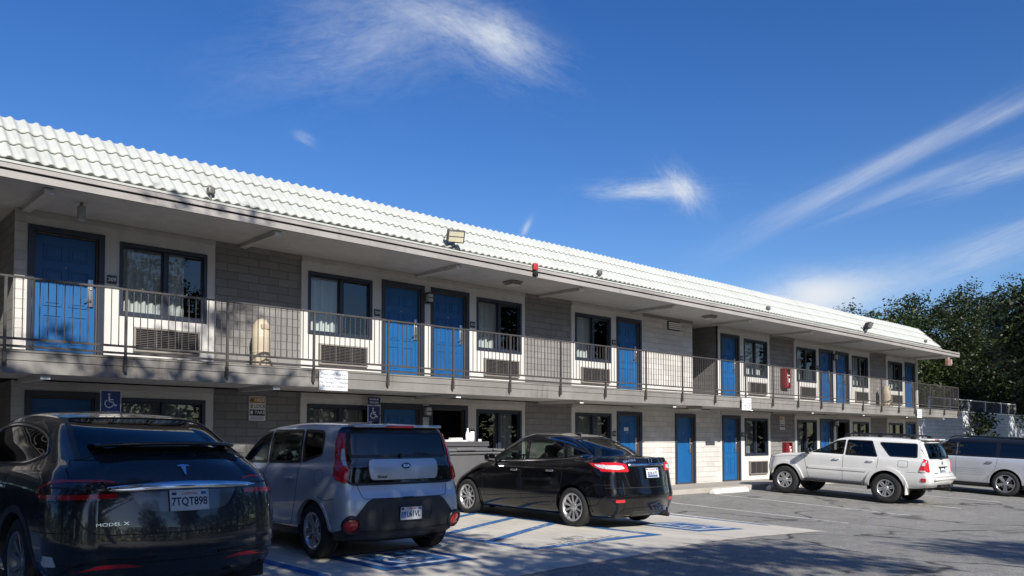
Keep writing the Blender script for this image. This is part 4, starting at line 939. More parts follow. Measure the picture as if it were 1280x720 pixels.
def car_base(name, label, cat, X, Y, head, L, wheels, group=None, dz=0.0):
    c, s_ = math.cos(R(head)), math.sin(R(head))
    xr, xf = wheels
    zr = gz(X + c * xr, Y + s_ * xr); zf = gz(X + c * xf, Y + s_ * xf); pit = math.atan2(zf - zr, xf - xr)
    zl = gz(X + c * 2 - s_ * .8, Y + s_ * 2 + c * .8); zr_ = gz(X + c * 2 + s_ * .8, Y + s_ * 2 - c * .8); roll = -math.atan2(zr_ - zl, 1.6) * -1
    z0 = zr - (xr) * math.tan(pit) + .010 + dz
    Mx = Matrix.Translation((X, Y, z0)) @ Matrix.Rotation(R(head), 4, 'Z') @ Matrix.Rotation(-pit, 4, 'Y')
    e = Mx.to_euler(); return thing(name, label, cat, (X, Y, z0), tuple(e), group)

def arches(B, xs_, r, arch_r, lip=.03, lipm=None, parent=None, yin=.45, zc=None, lipw=.035, lipmat=None):
    zc = r if zc is None else zc
    for x in xs_:
        th = np.linspace(-.35, PI + .35, 60); P = [(x + arch_r * math.cos(t), zc + arch_r * math.sin(t)) for t in th]
        P = np.array(P); B.cut('void', P, 'side', tol=.016)
def arch_lips(B, xs_, r, arch_r, parent, m, lipw=.035, off=.006, zmin=.2):
    for x in xs_:
        for sd in (1, -1):
            th = np.linspace(.02 - .33, PI + .33, 56); P = np.array([(x + arch_r * math.cos(t), r + arch_r * math.sin(t)) for t in th if r + arch_r * math.sin(t) > zmin])
            mb = MB(); B.strip(mb, P, 'side', sd, (.004, lipw), off, 0, False, depth=.05); mb.build('wheel_arch', m, parent, False)
def underbody(B, parent, xs_, r, L, W, zb, arch_r):
    mb = MB(); mb.box(.25, L - .35, -W + .22, W - .22, zb - .01, zb + .12)
    for x in xs_:
        for sd in (1, -1):
            th = np.linspace(-.15, PI + .15, 24); ra = arch_r + .03; A_ = [(x + ra * math.cos(t), sd * .4, r + ra * math.sin(t)) for t in th]; B_ = [(a, sd * (W - .05), z) for a, _, z in A_]; n_ = len(th); mb.add(A_ + B_, [(i, i + 1, n_ + i + 1, n_ + i) for i in range(n_ - 1)], 0, True); mb.add(A_, [tuple(range(n_))], 0)
    mb.tube([(xs_[0], -W + .2, r), (xs_[0], W - .2, r)], .05); mb.tube([(xs_[1], -W + .2, r), (xs_[1], W - .2, r)], .045)
    mb.tube([(.5, -.45, zb + .02), (.12, -.5, zb + .0)], .035)
    mb.build('underbody', M_under, parent, False)
def seats(parent, xs_front, xs_rear, zf, yw=.37, headz=.62):
    def seat(x, y, w, nm='seat', hr=True, hb=.58):
        mb = MB(); mb.rbox(x - .25, x + .28, y - w, y + w, zf, zf + .16, .06); T = Matrix.Translation((x - .22, y, zf + .12)) @ Matrix.Rotation(R(-14), 4, 'Y'); mb.rbox(-.07, .07, -w, w, 0, hb, .06, 0, T)
        o = mb.build('seat', M_seat, parent, False)
        if hr:
            for yy in ((0,) if w < .4 else (-.35, .35)): h = MB(); h.rbox(-.05, .06, yy - .13, yy + .13, hb + .05, hb + .25, .05, 0, T); h.tube([(0, yy - .05, hb - .02), (0, yy - .05, hb + .1)], .008, 6, 0) if False else None; h.build('headrest', M_seat, o, False)
    for y in (yw, -yw): seat(xs_front, y, .24)
    if xs_rear: seat(xs_rear, 0, .58, hb=.52)
def dash(parent, x, z, w, zf):
    mb = MB(); mb.rbox(x - .25, x + .35, -w, w, z - .28, z, .08); mb.build('dashboard', M_blackpl, parent, False)
    M = Matrix.Translation((x - .38, .37, z - .03)) @ Matrix.Rotation(R(65), 4, 'Y'); n = 28; pts = [(M @ Vector((.18 * math.cos(2 * PI * i / n), .18 * math.sin(2 * PI * i / n), 0))) for i in range(n + 1)]
    mb = MB(); mb.tube(pts, .014, 8); mb.tube([M @ Vector((-.17, 0, 0)), M @ Vector((.17, 0, 0))], .015, 6); mb.tube([M @ Vector((0, 0, 0)), M @ Vector((0, 0, .25))], .03, 8); mb.build('steering_wheel', M_blackpl, parent, False)
def lic_plate(B, parent, y, z, top, num, off=.012, kind='ca', w=.305, h=.152, lean=0.0):
    M = B.frame(0, y, z) @ Matrix.Translation((0, 0, off)) @ Matrix.Rotation(R(lean), 4, 'X'); mb = MB(); mb.rbox(-w / 2, w / 2, -h / 2, h / 2, -.006, .002, .003, 0, M)
    mb.box(-w / 2 - .008, w / 2 + .008, -h / 2 - .008, -h / 2, -.006, .005, 3, M); mb.box(-w / 2 - .008, w / 2 + .008, h / 2, h / 2 + .008, -.006, .005, 3, M); mb.box(-w / 2 - .008, -w / 2, -h / 2, h / 2, -.006, .005, 3, M); mb.box(w / 2, w / 2 + .008, -h / 2, h / 2, -.006, .005, 3, M)
    o = mb.build('license_plate', [M_plate, M_plateink, M_platered, M_greypl if kind != 'frame' else M_alloy], parent, False)
    t = MB(); add_text(t, num[0], M @ Matrix.Translation((num[1], -.012, .003)), num[2], 0, bold=True, sx=.80, extrude=.0012)
    if top: add_text(t, top, M @ Matrix.Translation((0, .056, .003)), .034, 1, shear=.25, extrude=.001)
    t.box(.098, .142, .044, .068, .002, .0032, 2, M); t.box(-.142, -.105, .044, .066, .002, .0032, 0, M)
    if kind == 'wa':
        for i, s_ in enumerate(range(3)): t.box(-.12, .12, -.066, -.04 + .0, .002, .0031, 2, M)
    if kind == 'isa':
        t.box(-.14, -.075, -.05, .02, .002, .0032, 2, M)
        for P in isa_polys(): t.prism([((u - .52) * .062 - .107, (v - .5) * .062 - .015) for u, v in P], lambda a, b, hh: M @ Vector((a, b, .0034 + hh)), .0006, 3)
    t.build('plate_lettering', [M_plateink, M_platered, M_plateblue, M_plate], o, False)
def badge_text(B, parent, s, y, z, size, m=None, off=.006, bold=True, sx=1.0, shear=0.0, nm='badge'):
    mb = MB(); add_text(mb, s, B.frame(0, y, z) @ Matrix.Translation((0, 0, off)), size, 0, bold=bold, sx=sx, shear=shear, extrude=.003); mb.build(nm, m or M_chrome, parent, False)
def handle(B, parent, x, z, side, m, w=.16):
    p, n = B.hit(x, z, 'side', side); mb = MB(); y = p[1]
    mb.rbox(x - w / 2, x + w / 2, min(y + side * .022, y + side * .042), max(y + side * .022, y + side * .042), z - .016, z + .016, .009)
    for q in (-1, 1): mb.rbox(x + q * w * .42 - .014, x + q * w * .42 + .014, min(y - side * .01, y + side * .03), max(y - side * .01, y + side * .03), z - .014, z + .014, .006)
    return mb.build('handle', m, parent, False)
def mirror(B, parent, x, z, side, m, s=1.0):
    p, n = B.hit(x, z, 'side', side); y = p[1]; mb = MB(); a, b = (y + side * .06, y + side * (.06 + .2 * s)); T = Matrix.Identity(4)
    mb.rbox(x - .07, x + .06, min(a, b), max(a, b), z, z + .15 * s, .045); mb.rbox(x - .02, x + .04, min(y - side * .03, y + side * .1), max(y - side * .03, y + side * .1), z + .01, z + .05, .015)
    o = mb.build('mirror', m, parent, False); g_ = MB(); g_.quad((x - .073, min(a, b) + .02, z + .02), (x - .073, max(a, b) - .02, z + .02), (x - .073, max(a, b) - .02, z + .13 * s), (x - .073, min(a, b) + .02, z + .13 * s)); g_.build('mirror_glass', M_chrome, o, False)
def mk_windows(B, root, wins, fw=(.016, .010)):
    for nm, poly, mode, m, fm in wins:
        if mode == 'side':
            for sd in (1, -1):
                o = B.emit('window', nm, m, root, -.004, sel=lambda c, sd=sd: c[:, 1] * sd > 0); mb = MB(); B.strip(mb, np.asarray(poly), 'side', sd, fw, .0035, 0, True); mb.build('window_frame', fm, o, False)
        else:
            part = 'rear_window' if nm.startswith('rear') else ('windscreen' if nm.startswith('wind') else 'roof_glass')
            o = B.emit(part, nm, m, root, -.004); mb = MB(); B.strip(mb, np.asarray(poly), mode, 1, fw, .0035, 0, True); mb.build('window_frame', fm, o, False)
def mirror_y(P): return [(-a, *r) for a, *r in reversed(P)]
def smooth_line(pts, n=8):
    P = np.array(pts, float); t = np.r_[0, np.cumsum(np.hypot(*np.diff(P, axis=0).T))]; q = np.linspace(0, t[-1], n * len(pts)); return resample([tuple(v) for v in pchip(t, P, q)], .02, False)
def gaps(B, parent, lines, nm='panel_gap', w=.0035, m=None, off=.0012):
    for line, mode, sides in lines:
        for sd in sides: mb = MB(); B.strip(mb, line, mode, sd, (w, w), off, 0, False, step=.03); mb.build(nm, m or M_gap, parent, False)
# ------------------------------------------------------------------ dark grey electric SUV (nearest)
def car_grey_suv():
    L = 5.04; ax = (1.13, 4.09); r = .375
    root = car_base('parked_car', 'dark grey shiny electric crossover parked nearest on the left, chrome bar over plate 7TQT898', 'car', 2.60, 6.66, 92.5, L, ax, 'cars parked nose in at the motel')
    P = paint('car_paint_darkgrey', (.034, .038, .046), .35, .26)
    rings = [ring(.20, .35, 4.7, .80), ring(.24, .16, 4.92, .90, .14), ring(.40, .05, 5.02, .965, .16, .2, (.32, .28)), ring(.56, .0, 5.04, .995, .16, .25, (.34, .3)),
        ring(.70, .01, 5.03, 1.0, .16, .3, (.36, .3)), ring([(0, .86), (3.4, .84), (5, .76)], .035, 5.0, .995, .15, .35, (.38, .3)),
        ring([(0, 1.02), (2, 1.0), (3.8, .95), (4.9, .80)], .07, 4.93, .98, .14, .4, (.42, .31), wr=.96),
        ring([(0, 1.16), (1.5, 1.11), (3.4, 1.05), (4.2, .98), (4.8, .86)], .15, 4.78, .945, .13, .45, (.5, .34), (.6, .35), wr=.95),
        ring([(0, 1.255), (.5, 1.235), (2, 1.15), (3.9, 1.08)], .25, 4.02, .90, .14, .25, (.5, .34), (.2, .2), wr=.93),
        ring([(.3, 1.345), (1, 1.36), (2, 1.37), (3.6, 1.29)], .50, 3.55, .815, .12, .2, (.45, .3), (.2, .2), wr=.93),
        ring([(.8, 1.49), (1.4, 1.57), (2.3, 1.605), (3.0, 1.545)], .88, 3.0, .67, .1, .15, (.3, .24), (.2, .2), wr=.93),
        ring([(1.2, 1.575), (1.7, 1.635), (2.3, 1.655), (2.8, 1.615)], 1.22, 2.8, .48, .08, .2, (.25, .2), (.25, .2)),
        ring([(1.4, 1.61), (1.8, 1.655), (2.3, 1.68), (2.7, 1.645)], 1.42, 2.68, .002, .0, .0, (.1, .001), (.1, .001))]
    B = Body(rings, [3, 7, 6, 6, 7, 7, 7, 6, 8, 9, 8, 12])
    arches(B, ax, r, .43)
    dlo = rpoly([(.92, 1.285, .05), (1.15, 1.43, .2), (1.6, 1.525, .3), (2.2, 1.55, .4), (2.75, 1.475, .3), (3.10, 1.31, .1), (3.45, 1.145, .02), (2.2, 1.165, .5), (1.25, 1.20, .15)])
    B.cut('side', dlo, 'side')
    rg = rpoly([(.50, .70, .06), (.50, -.70, .06), (1.36, -.56, .1), (1.36, .56, .1)]); B.cut('rearg', rg, 'top')
    ws = rpoly([(3.95, -.72, .1), (3.95, .72, .1), (2.55, .55, .1), (2.55, -.55, .1)]); B.cut('wind', ws, 'top')
    hatch = rpoly([(.79, 1.24, .05), (.815, 1.0, .05), (.80, .80, .2), (.70, .665, .16), (-.70, .665, .16), (-.80, .80, .2), (-.815, 1.0, .05), (-.79, 1.24, .05)]); B.cut('hatch', hatch, 'rear')
    low = rpoly([(1.3, .17), (1.3, .345, .02), (.86, .345, .1), (.72, .30, .1), (-.72, .30, .1), (-.86, .345, .1), (-1.3, .345), (-1.3, .17)]); B.cut('lower', low, 'rear')
    dr = rpoly([(1.55, 1.16), (1.52, .8, .1), (1.75, .42, .1), (2.55, .36, .05), (2.6, 1.13)]); B.cut('reardoor', dr, 'side')
    df = rpoly([(2.61, 1.13), (2.56, .36, .05), (3.6, .36, .08), (3.75, .7, .1), (3.7, 1.1)]); B.cut('frontdoor', df, 'side')
    B.emit('body', 'body', P, root)
    ht = B.emit('tailgate', 'hatch', P, root); B.emit('rear_diffuser', 'lower', M_greypl, root, .002)
    for nm in ('reardoor', 'frontdoor'):
        for sd in (1, -1): B.emit('door', nm, P, root, 0, sel=lambda c, sd=sd: c[:, 1] * sd > 0)
    mk_windows(B, root, [('side', dlo, 'side', M_mblack, M_blackpl), ('rearg', rg, 'top', M_mblack, M_blackpl), ('wind', ws, 'top', M_tint, M_blackpl)], (.018, .02))
    for sd in (1, -1): mb = MB(); B.strip(mb, dlo, 'side', sd, (.0, .012), .008, 0, True); mb.build('window_trim', M_chrome, root, False)
    # glass roof panel and black pillars read as gloss black
    arch_lips(B, ax, r, .43, root, M_greypl, .055)
    gaps(B, root, [(hatch, 'rear', (1,)), (np.array([(x, .69) for x in np.arange(.30, .70, .02)]), 'side', (1, -1)), (resample([(-.98, .69), (-.83, .69)], .02, False), 'rear', (1,)), (resample([(.83, .69), (.98, .69)], .02, False), 'rear', (1,)),
        (smooth_line([(1.55, 1.16), (1.52, .8), (1.75, .42), (2.55, .36)]), 'side', (1, -1)), (smooth_line([(2.6, 1.13), (2.59, .7), (2.56, .36)]), 'side', (1, -1)), (smooth_line([(3.7, 1.1), (3.75, .7), (3.6, .36)]), 'side', (1, -1)), (resample([(.0 + .98, .44), (-.98, .44)], .02, False), 'rear', (1,))], m=M_gap)
    # tail lamps
    for sd in (1, -1):
        rp = [(.52, .965, .01), (.50, 1.05, .02), (.56, 1.085, .03), (.80, 1.10, .02), (.87, 1.095, .01), (.89, .918, .01), (.80, .915, .02), (.56, .94, .03)]
        sp = [(.35, 1.095, .01), (.46, 1.085, .04), (.64, 1.015, .03), (.69, .965, .02), (.58, .92, .04), (.35, .914, .01)]
        if sd < 0: rp = mirror_y(rp)
        m = MB(); B.panel(m, rpoly(rp), 'rear', 1, .006, 0); B.panel(m, rpoly(sp), 'side', sd, .006, 0); o = m.build('taillight', M_lampblk, root, False)
        f = (lambda q: [(sd * a, b) for a, b in q])
        m = MB(); B.strip(m, resample(f([(.525, .965), (.885, .957)]), .02, False), 'rear', 1, (.018, .018), .009, 0, False); B.strip(m, resample(f([(.53, 1.065), (.60, 1.08), (.87, 1.08)]), .02, False), 'rear', 1, (.008, .008), .009, 0, False)
        B.strip(m, smooth_line([(.36, .957), (.50, .957), (.64, .968)]), 'side', sd, (.018, .014), .009, 0, False); B.strip(m, smooth_line([(.36, 1.08), (.45, 1.072), (.57, 1.035), (.65, .99)]), 'side', sd, (.014, .014), .009, 0, False); m.build('light_strip', M_red, o, False)
        m = MB(); B.strip(m, resample(f([(.60, 1.03), (.88, 1.03)]), .02, False), 'rear', 1, (.006, .006), .008, 0, False); B.strip(m, smooth_line([(.36, 1.03), (.50, 1.03)]), 'side', sd, (.006, .006), .008, 0, False); B.strip(m, smooth_line([(.36, .926), (.56, .929)]), 'side', sd, (.004, .004), .0085, 0, False); m.build('inner_lens', M_greypl, o, False)
        rf = [(.34, .405), (.46, .435, .02), (.62, .428, .02), (.80, .385), (.62, .40, .03), (.46, .405, .03)]
        m = MB(); B.panel(m, rpoly([(sd * a, *q) for a, *q in (rf if sd > 0 else rf[::-1])]), 'rear', 1, .006); m.build('reflector', M_red, root, False)
        m = MB(); B.strip(m, smooth_line([(sd * a, b) for a, b in ((.26, .475), (.50, .475), (.70, .455), (.84, .40), (.90, .34))]), 'rear', 1, (.010, .010), .010, 0, False, depth=.004); m.build('crease_shade', M_blackpl, root, False)  # black strip paints in the shade of a bumper crease
    # chrome bar, plate recess
    m = MB(); bar = rpoly([(.665, 1.012, .01), (.55, 1.035, .1), (.0, 1.072, .3), (-.55, 1.035, .1), (-.665, 1.012, .01), (-.5, .995, .1), (0, 1.005, .3), (.5, .995, .1)]); B.panel(m, bar, 'rear', 1, .016, 0, .03, .02, .012); m.build('chrome_bar', M_chrome, ht, False)
    m = MB(); rec = rpoly([(.47, 1.0, .02), (.40, .88, .10), (.30, .815, .10), (-.30, .815, .10), (-.40, .88, .10), (-.47, 1.0, .02)]); B.strip(m, rec, 'rear', 1, (.008, .008), .006, 0, True); m.build('plate_recess_edge', P, ht, False)
    m = MB(); B.panel(m, rpoly([(.44, .995, .02), (.375, .885, .10), (.28, .83, .10), (-.28, .83, .10), (-.375, .885, .10), (-.44, .995, .02)]), 'rear', 1, .002); m.build('plate_recess', paint('recess_paint', (.10, .11, .12), .6, .3), ht, False)
    lic_plate(B, root, .0, .912, 'California', ('7TQT898', 0, .092), .014, 'frame')
    T = B.frame(0, 0, 1.155) @ Matrix.Translation((0, 0, .006)); m = MB()
    m.prism([(-.052, .030), (-.045, .046), (0, .052), (.045, .046), (.052, .030), (.022, .034), (.006, -.05), (0, -.06), (-.006, -.05), (-.022, .034)][::-1], lambda a, b, h: T @ Vector((a, b, h)), .006); m.build('emblem', M_chrome, ht, False)
    badge_text(B, ht, 'MODEL X', .56, .748, .036, sx=1.5, bold=False); badge_text(B, ht, '75D', -.60, .735, .038)
    # spoiler
    sp = [(.30, 1.0), (.34, 1.35)]; m = MB(); n = 30; rows = []
    for t in np.linspace(-1, 1, n):
        y = .59 * t; e = .03 * (1 - t ** 6); xb = .30 + .16 * t * t
        rows.append([(xb, y, 1.375 - .02 * t * t), (xb + .02, y, 1.375 + .012 + e * .3 - .02 * t * t), (xb + .20, y, 1.372 + .012 - .02 * t * t), (xb + .20, y, 1.36 - .02 * t * t), (xb + .02, y, 1.358 - .02 * t * t)])
    vs = [q for row in rows for q in row]; m.add(vs, [(i * 5 + k, i * 5 + (k + 1) % 5, (i + 1) * 5 + (k + 1) % 5, (i + 1) * 5 + k) for i in range(n - 1) for k in range(5)], 0, True); m.build('spoiler', P, root, False)
    m = MB(); B.panel(m, rpoly([(.36, .58, .03), (.36, -.58, .03), (.56, -.60, .03), (.56, .60, .03)]), 'top', 1, .003); m.build('spoiler_well', M_gap, root, False)
    for sd in (1, -1):
        handle(B, root, 2.75, .98, sd, M_chrome, .18); handle(B, root, 1.72, 1.0, sd, M_chrome, .18); mirror(B, root, 3.55, 1.08, sd, P)
        wheel(root, ax[0], sd * .97 - sd * .13, r, .265, .262, (10, .014, .022, 'swirl'), .3, mat('alloy_dark_silver', (.30, .31, .32), .35, .7)); wheel(root, ax[1], sd * .97 - sd * .13, r, .255, .262, (10, .014, .022, 'swirl'), .1, MATS['alloy_dark_silver'])
    # sticker on the left rear wing
    p, n_ = B.hit(.42, .47, 'side', 1); m = MB(); B.panel(m, rpoly([(.34, .43, .01), (.34, .51, .01), (.46, .51, .01), (.47, .47, .02), (.52, .46, .03), (.50, .42, .03)]), 'side', 1, .003, 0, .03, .002); m.build('bumper_sticker', M_sign_white, root, False)
    underbody(B, root, ax, r, L, 1.0, .2, .43)
    seats(root, 2.75, 1.75, .5)
car_grey_suv()

# ------------------------------------------------------------------ silver boxy hatchback
def car_hatch():
    L = 4.14; ax = (.73, 3.30); r = .325
    root = car_base('parked_car', 'silver boxy hatchback with black rear panel parked between two dark cars', 'car', 5.66, 7.90, 88.5, L, ax, 'cars parked nose in at the motel')
    P = paint('car_paint_silver', (.48, .53, .60), .35, .33)
    rings = [ring(.21, .35, 3.9, .72), ring(.25, .13, 4.02, .83, .08), ring(.40, .03, 4.12, .885, .07, .2, (.22, .2)), ring(.55, .0, 4.14, .90, .07, .22, (.22, .2)), ring(.70, .015, 4.13, .90, .07, .25, (.22, .2)),
        ring(.80, .06, 4.10, .898, .06, .3, (.2, .2)), ring([(0, .93), (2, .92), (4, .84)], .085, 4.07, .895, .06, .35, (.2, .2), wr=.965),
        ring([(0, 1.08), (1.5, 1.04), (3.1, 1.0), (3.9, .88)], .10, 3.98, .875, .06, .4, (.2, .2), (.5, .3), wr=.955),
        ring([(0, 1.14), (1.5, 1.09), (3.3, 1.04)], .115, 3.30, .855, .06, .2, (.2, .2), (.14, .16), wr=.945),
        ring([(0, 1.33), (1.5, 1.33), (2.9, 1.29)], .165, 2.86, .825, .06, .18, (.18, .19), (.14, .16), wr=.94),
        ring([(.2, 1.515), (1.3, 1.545), (2.4, 1.50)], .235, 2.42, .765, .06, .13, (.18, .19), (.14, .16), wr=.94),
        ring([(.3, 1.565), (1.3, 1.60), (2.2, 1.56)], .30, 2.25, .63, .05, .15, (.15, .15), (.2, .2)),
        ring([(.5, 1.59), (1.3, 1.62), (2.1, 1.585)], .5, 2.1, .002, 0, 0, (.1, .001), (.1, .001))]
    B = Body(rings, [3, 6, 6, 6, 5, 6, 7, 4, 8, 8, 5, 10])
    arches(B, ax, r, .375)
    w1 = rpoly([(2.02, 1.10, .02), (2.90, 1.08, .03), (2.44, 1.40, .06), (2.25, 1.47, .05), (2.02, 1.495, .03)]); w2 = rpoly([(1.10, 1.125, .03), (1.96, 1.10, .02), (1.96, 1.50, .03), (1.12, 1.505, .05)]); w3 = rpoly([(.62, 1.22, .06), (1.05, 1.13, .03), (1.06, 1.505, .03), (.64, 1.49, .08)])
    B.cut('w1', w1, 'side'); B.cut('w2', w2, 'side'); B.cut('w3', w3, 'side')
    rg = rpoly([(.69, 1.20, .05), (.665, 1.495, .08), (-.665, 1.495, .08), (-.69, 1.20, .05)]); B.cut('rearg', rg, 'rear')
    blk = rpoly([(.76, .885, .12), (.77, 1.20, .2), (.735, 1.53, .06), (-.735, 1.53, .06), (-.77, 1.20, .2), (-.76, .885, .12)]); B.cut('black', blk, 'rear')
    ws = rpoly([(3.2, -.70, .1), (3.2, .70, .1), (2.42, .56, .1), (2.42, -.56, .1)]); B.cut('wind', ws, 'top')
    bp = rpoly([(.92, .20), (.92, .33, .03), (.80, .36, .08), (.60, .60, .12), (.50, .705, .05), (-.50, .705, .05), (-.60, .60, .12), (-.80, .36, .08), (-.92, .33, .03), (-.92, .20)]); bp = np.roll(bp, -int(np.argmax(np.where(bp[:, 1] < .22, bp[:, 0], -9))), axis=0); B.cut('bumper', bp, 'rear')
    hatch = rpoly([(.64, .90), (.58, .72, .04), (-.58, .72, .04), (-.64, .90)]); B.cut('hatch', hatch, 'rear')
    d2 = rpoly([(1.08, 1.12), (1.12, .78, .1), (1.30, .36, .1), (1.96, .34, .05), (1.99, 1.09)]); d1 = rpoly([(2.0, 1.09), (1.97, .34, .05), (2.82, .34, .05), (2.95, .7, .1), (2.95, 1.06)]); B.cut('d2', d2, 'side'); B.cut('d1', d1, 'side')
    sill = rpoly([(.2, .18), (.2, .335), (3.9, .335), (3.9, .18)]); B.cut('sill', sill, 'side')
    B.emit('body', 'body', P, root); tg = B.emit('tailgate', 'hatch', P, root); B.emit('bumper', 'bumper', M_greypl, root, .003); [B.emit('sill', 'sill', M_greypl, root, .002, sel=lambda c_, sd=sd: c_[:, 1] * sd > 0) for sd in (1, -1)]; B.emit('rear_garnish', 'black', mat('gloss_black', (.006, .006, .007), .08, coat=1.0), root, .002)
    for nm in ('d1', 'd2'):
        for sd in (1, -1): o = B.emit('door', nm, P, root, 0, sel=lambda c, sd=sd: c[:, 1] * sd > 0); handle(B, o, 2.2 if nm == 'd1' else 1.28, .93, sd, P)
    mk_windows(B, root, [('w1', w1, 'side', M_cglass, M_seal), ('w2', w2, 'side', M_tint_mid, M_seal), ('w3', w3, 'side', M_tint, M_seal), ('rearg', rg, 'rear', M_mblack, M_blackpl), ('wind', ws, 'top', M_cglass, M_blackpl)], (.02, .014))
    gap_d = [(smooth_line([(1.08, 1.12), (1.12, .78), (1.30, .36), (1.96, .345)]), 'side', (1, -1)), (smooth_line([(1.99, 1.09), (1.985, .7), (1.965, .345)]), 'side', (1, -1)), (smooth_line([(2.95, 1.06), (2.95, .7), (2.82, .345)]), 'side', (1, -1)), (hatch, 'rear', (1,)), (smooth_line([(.24, .72), (.45, .70), (.6, .73)]), 'side', (1, -1))]
    gaps(B, root, gap_d)
    ff = np.array([(.60 + .10 * math.cos(t), .95 + .10 * math.sin(t)) for t in np.linspace(0, 2 * PI, 30)]); gaps(B, root, [(ff, 'side', (1,))], 'fuel_flap', .002, M_gap)
    for sd in (1, -1):
        rp = [(.685, 1.475, .02), (.70, 1.38, .05), (.715, 1.2, .2), (.72, 1.0, .1), (.74, .895, .03), (.80, .905, .03), (.845, 1.0, .06), (.84, 1.25, .1), (.78, 1.46, .04)]
        spp = [(.205, .93, .01), (.27, .99, .05), (.33, 1.12, .08), (.365, 1.30, .08), (.385, 1.43, .02), (.335, 1.45, .01), (.29, 1.33, .03), (.24, 1.14, .03), (.21, 1.0, .02)]
        if sd < 0: rp = mirror_y(rp)
        m = MB(); B.panel(m, rpoly(rp), 'rear', 1, .012, 0, .03, .02, .01); B.panel(m, rpoly(spp), 'side', sd, .012, 0, .03, .02, .008); o = m.build('taillight', M_red, root, False)
        q = [(sd * a, b) for a, b in ((.84, 1.02), (.81, .94), (.765, .935), (.745, 1.0), (.738, 1.06))]; m = MB(); B.strip(m, smooth_line(q), 'rear', 1, (.016, .016), .024, 0, False); m.build('light_strip', M_red, o, False)
        q = [(.728, 1.09, .01), (.722, 1.2, .05), (.718, 1.29, .01), (.738, 1.29, .01), (.757, 1.2, .03), (.757, 1.09, .01)]
        if sd < 0: q = mirror_y(q)
        m = MB(); B.panel(m, rpoly(q), 'rear', 1, .026, 0, .02, .01); m.build('clear_lens', M_clear, o, False)
        M = B.frame(0, sd * .72, .43); m = MB(); m.lathe([(.115, .0), (.11, .03), (.085, .035), (.08, .02)], 36, 0, M); o = m.build('fog_bezel', M_blackpl, root, False); m = MB(); m.lathe([(.08, .02), (.06, .032), (0, .038)], 30, 0, M); m.build('reflector', M_red, o, False)
        mirror(B, root, 2.78, 1.06, sd, P, .9)
        wheel(root, ax[0], sd * .775, r, .215, .215, (5, .034, .056, 'ridge'), .2, M_alloy, mat('hub_grey', (.10, .10, .105), .5)); wheel(root, ax[1], sd * .775, r, .215, .215, (5, .034, .056, 'ridge'), .6, M_alloy, MATS['hub_grey'])
    arch_lips(B, ax, r, .375, root, P, .03, .010, .34)
    m = MB(); B.panel(m, rpoly([(.46, .93, .05), (.485, 1.05, .1), (.47, 1.165, .05), (-.47, 1.165, .05), (-.485, 1.05, .1), (-.46, .93, .05)]), 'rear', 1, .022, 0, .035, .022, .006); m.build('tailgate_panel', P, tg, False)
    M = B.frame(0, .0, 1.085) @ Matrix.Translation((0, 0, .03)); m = MB(); m.prism([(.062 * math.cos(t), .034 * math.sin(t)) for t in np.linspace(0, 2 * PI, 30)[:-1]], lambda a, b, h: M @ Vector((a, b, h)), .006); e = m.build('emblem', M_blackpl, tg, False)
    m = MB(); add_text(m, 'KIA', M @ Matrix.Translation((0, -.002, .0075)), .045, 0, bold=True, sx=1.25, extrude=.002); m.build('emblem_lettering', M_chrome, e, False)
    m = MB(); B.strip(m, np.array([q_ for q_ in bp if abs(q_[0]) < .78]), 'rear', 1, (.012, .012), .004, 0, False); m.build('bumper_edge', M_greypl, root, False)
    m = MB(); B.strip(m, blk, 'rear', 1, (.014, .014), .004, 0, True); m.build('garnish_edge', M_blackpl, root, False)
    badge_text(B, tg, 'Soul', .33, .965, .055, off=.030, shear=.3, m=mat('badge_dark', (.12, .12, .13), .3, .8), sx=1.3)
    m = MB(); m.rbox(-.19, .19, -.012, .012, 0, .03, .008, 0, Matrix.Translation((.208, 0, 1.535)) @ Matrix.Rotation(R(90), 4, 'Z')); m.build('brake_light', M_red, root, False)
    # roof spoiler lip
    m = MB(); m.rbox(-.62, .62, -.05, .12, -.012, .022, .014, 0, Matrix.Translation((.335, 0, 1.552)) @ Matrix.Rotation(R(90), 4, 'Z') @ Matrix.Scale(1, 4)); 
    m.build('spoiler', P, root, False)
    m = MB(); m.tube([(.165, .05, 1.22), (.155, -.15, 1.235), (.15, -.36, 1.225)], .010, 6); m.lathe([(0, 0), (.03, 0), (.025, .03), (0, .035)], 12, 0, B.frame(0, .05, 1.205)); m.build('wiper', M_blackpl, root, False)
    m = MB(); m.tube([(.75, .0, 1.60), (.55, 0, 1.80)], [.006, .003], 6); m.rbox(.72, .82, -.03, .03, 1.595, 1.625, .012); m.build('antenna', M_blackpl, root, False)
    m = MB(); B.strip(m, rpoly([(.33, .44, .03), (.34, .62, .03), (-.34, .62, .03), (-.33, .44, .03)]), 'rear', 1, (.008, .008), .010, 0, True); m.build('plate_recess_edge', M_greypl, root, False)
    m = MB(); m.rbox(-.07, .07, -.012, .02, -.014, .014, .008, 0, Matrix.Translation((.03, 0, .715)) @ Matrix.Rotation(R(90), 4, 'Z')); m.build('tailgate_release', M_gap, root, False)
    lic_plate(B, root, -.02, .535, 'California', ('L61VL', .032, .095), .014, 'isa')
    m = MB(); B.strip(m, smooth_line([(.70, .345), (.3, .335), (-.3, .335), (-.70, .345)]), 'rear', 1, (.012, .012), .016, 0, False); m.build('bumper_step', M_blackpl, root, False)
    underbody(B, root, ax, r, L, .9, .21, .375); seats(root, 2.1, 1.15, .42, .36); dash(root, 2.85, 1.05, .66, .4)
car_hatch()

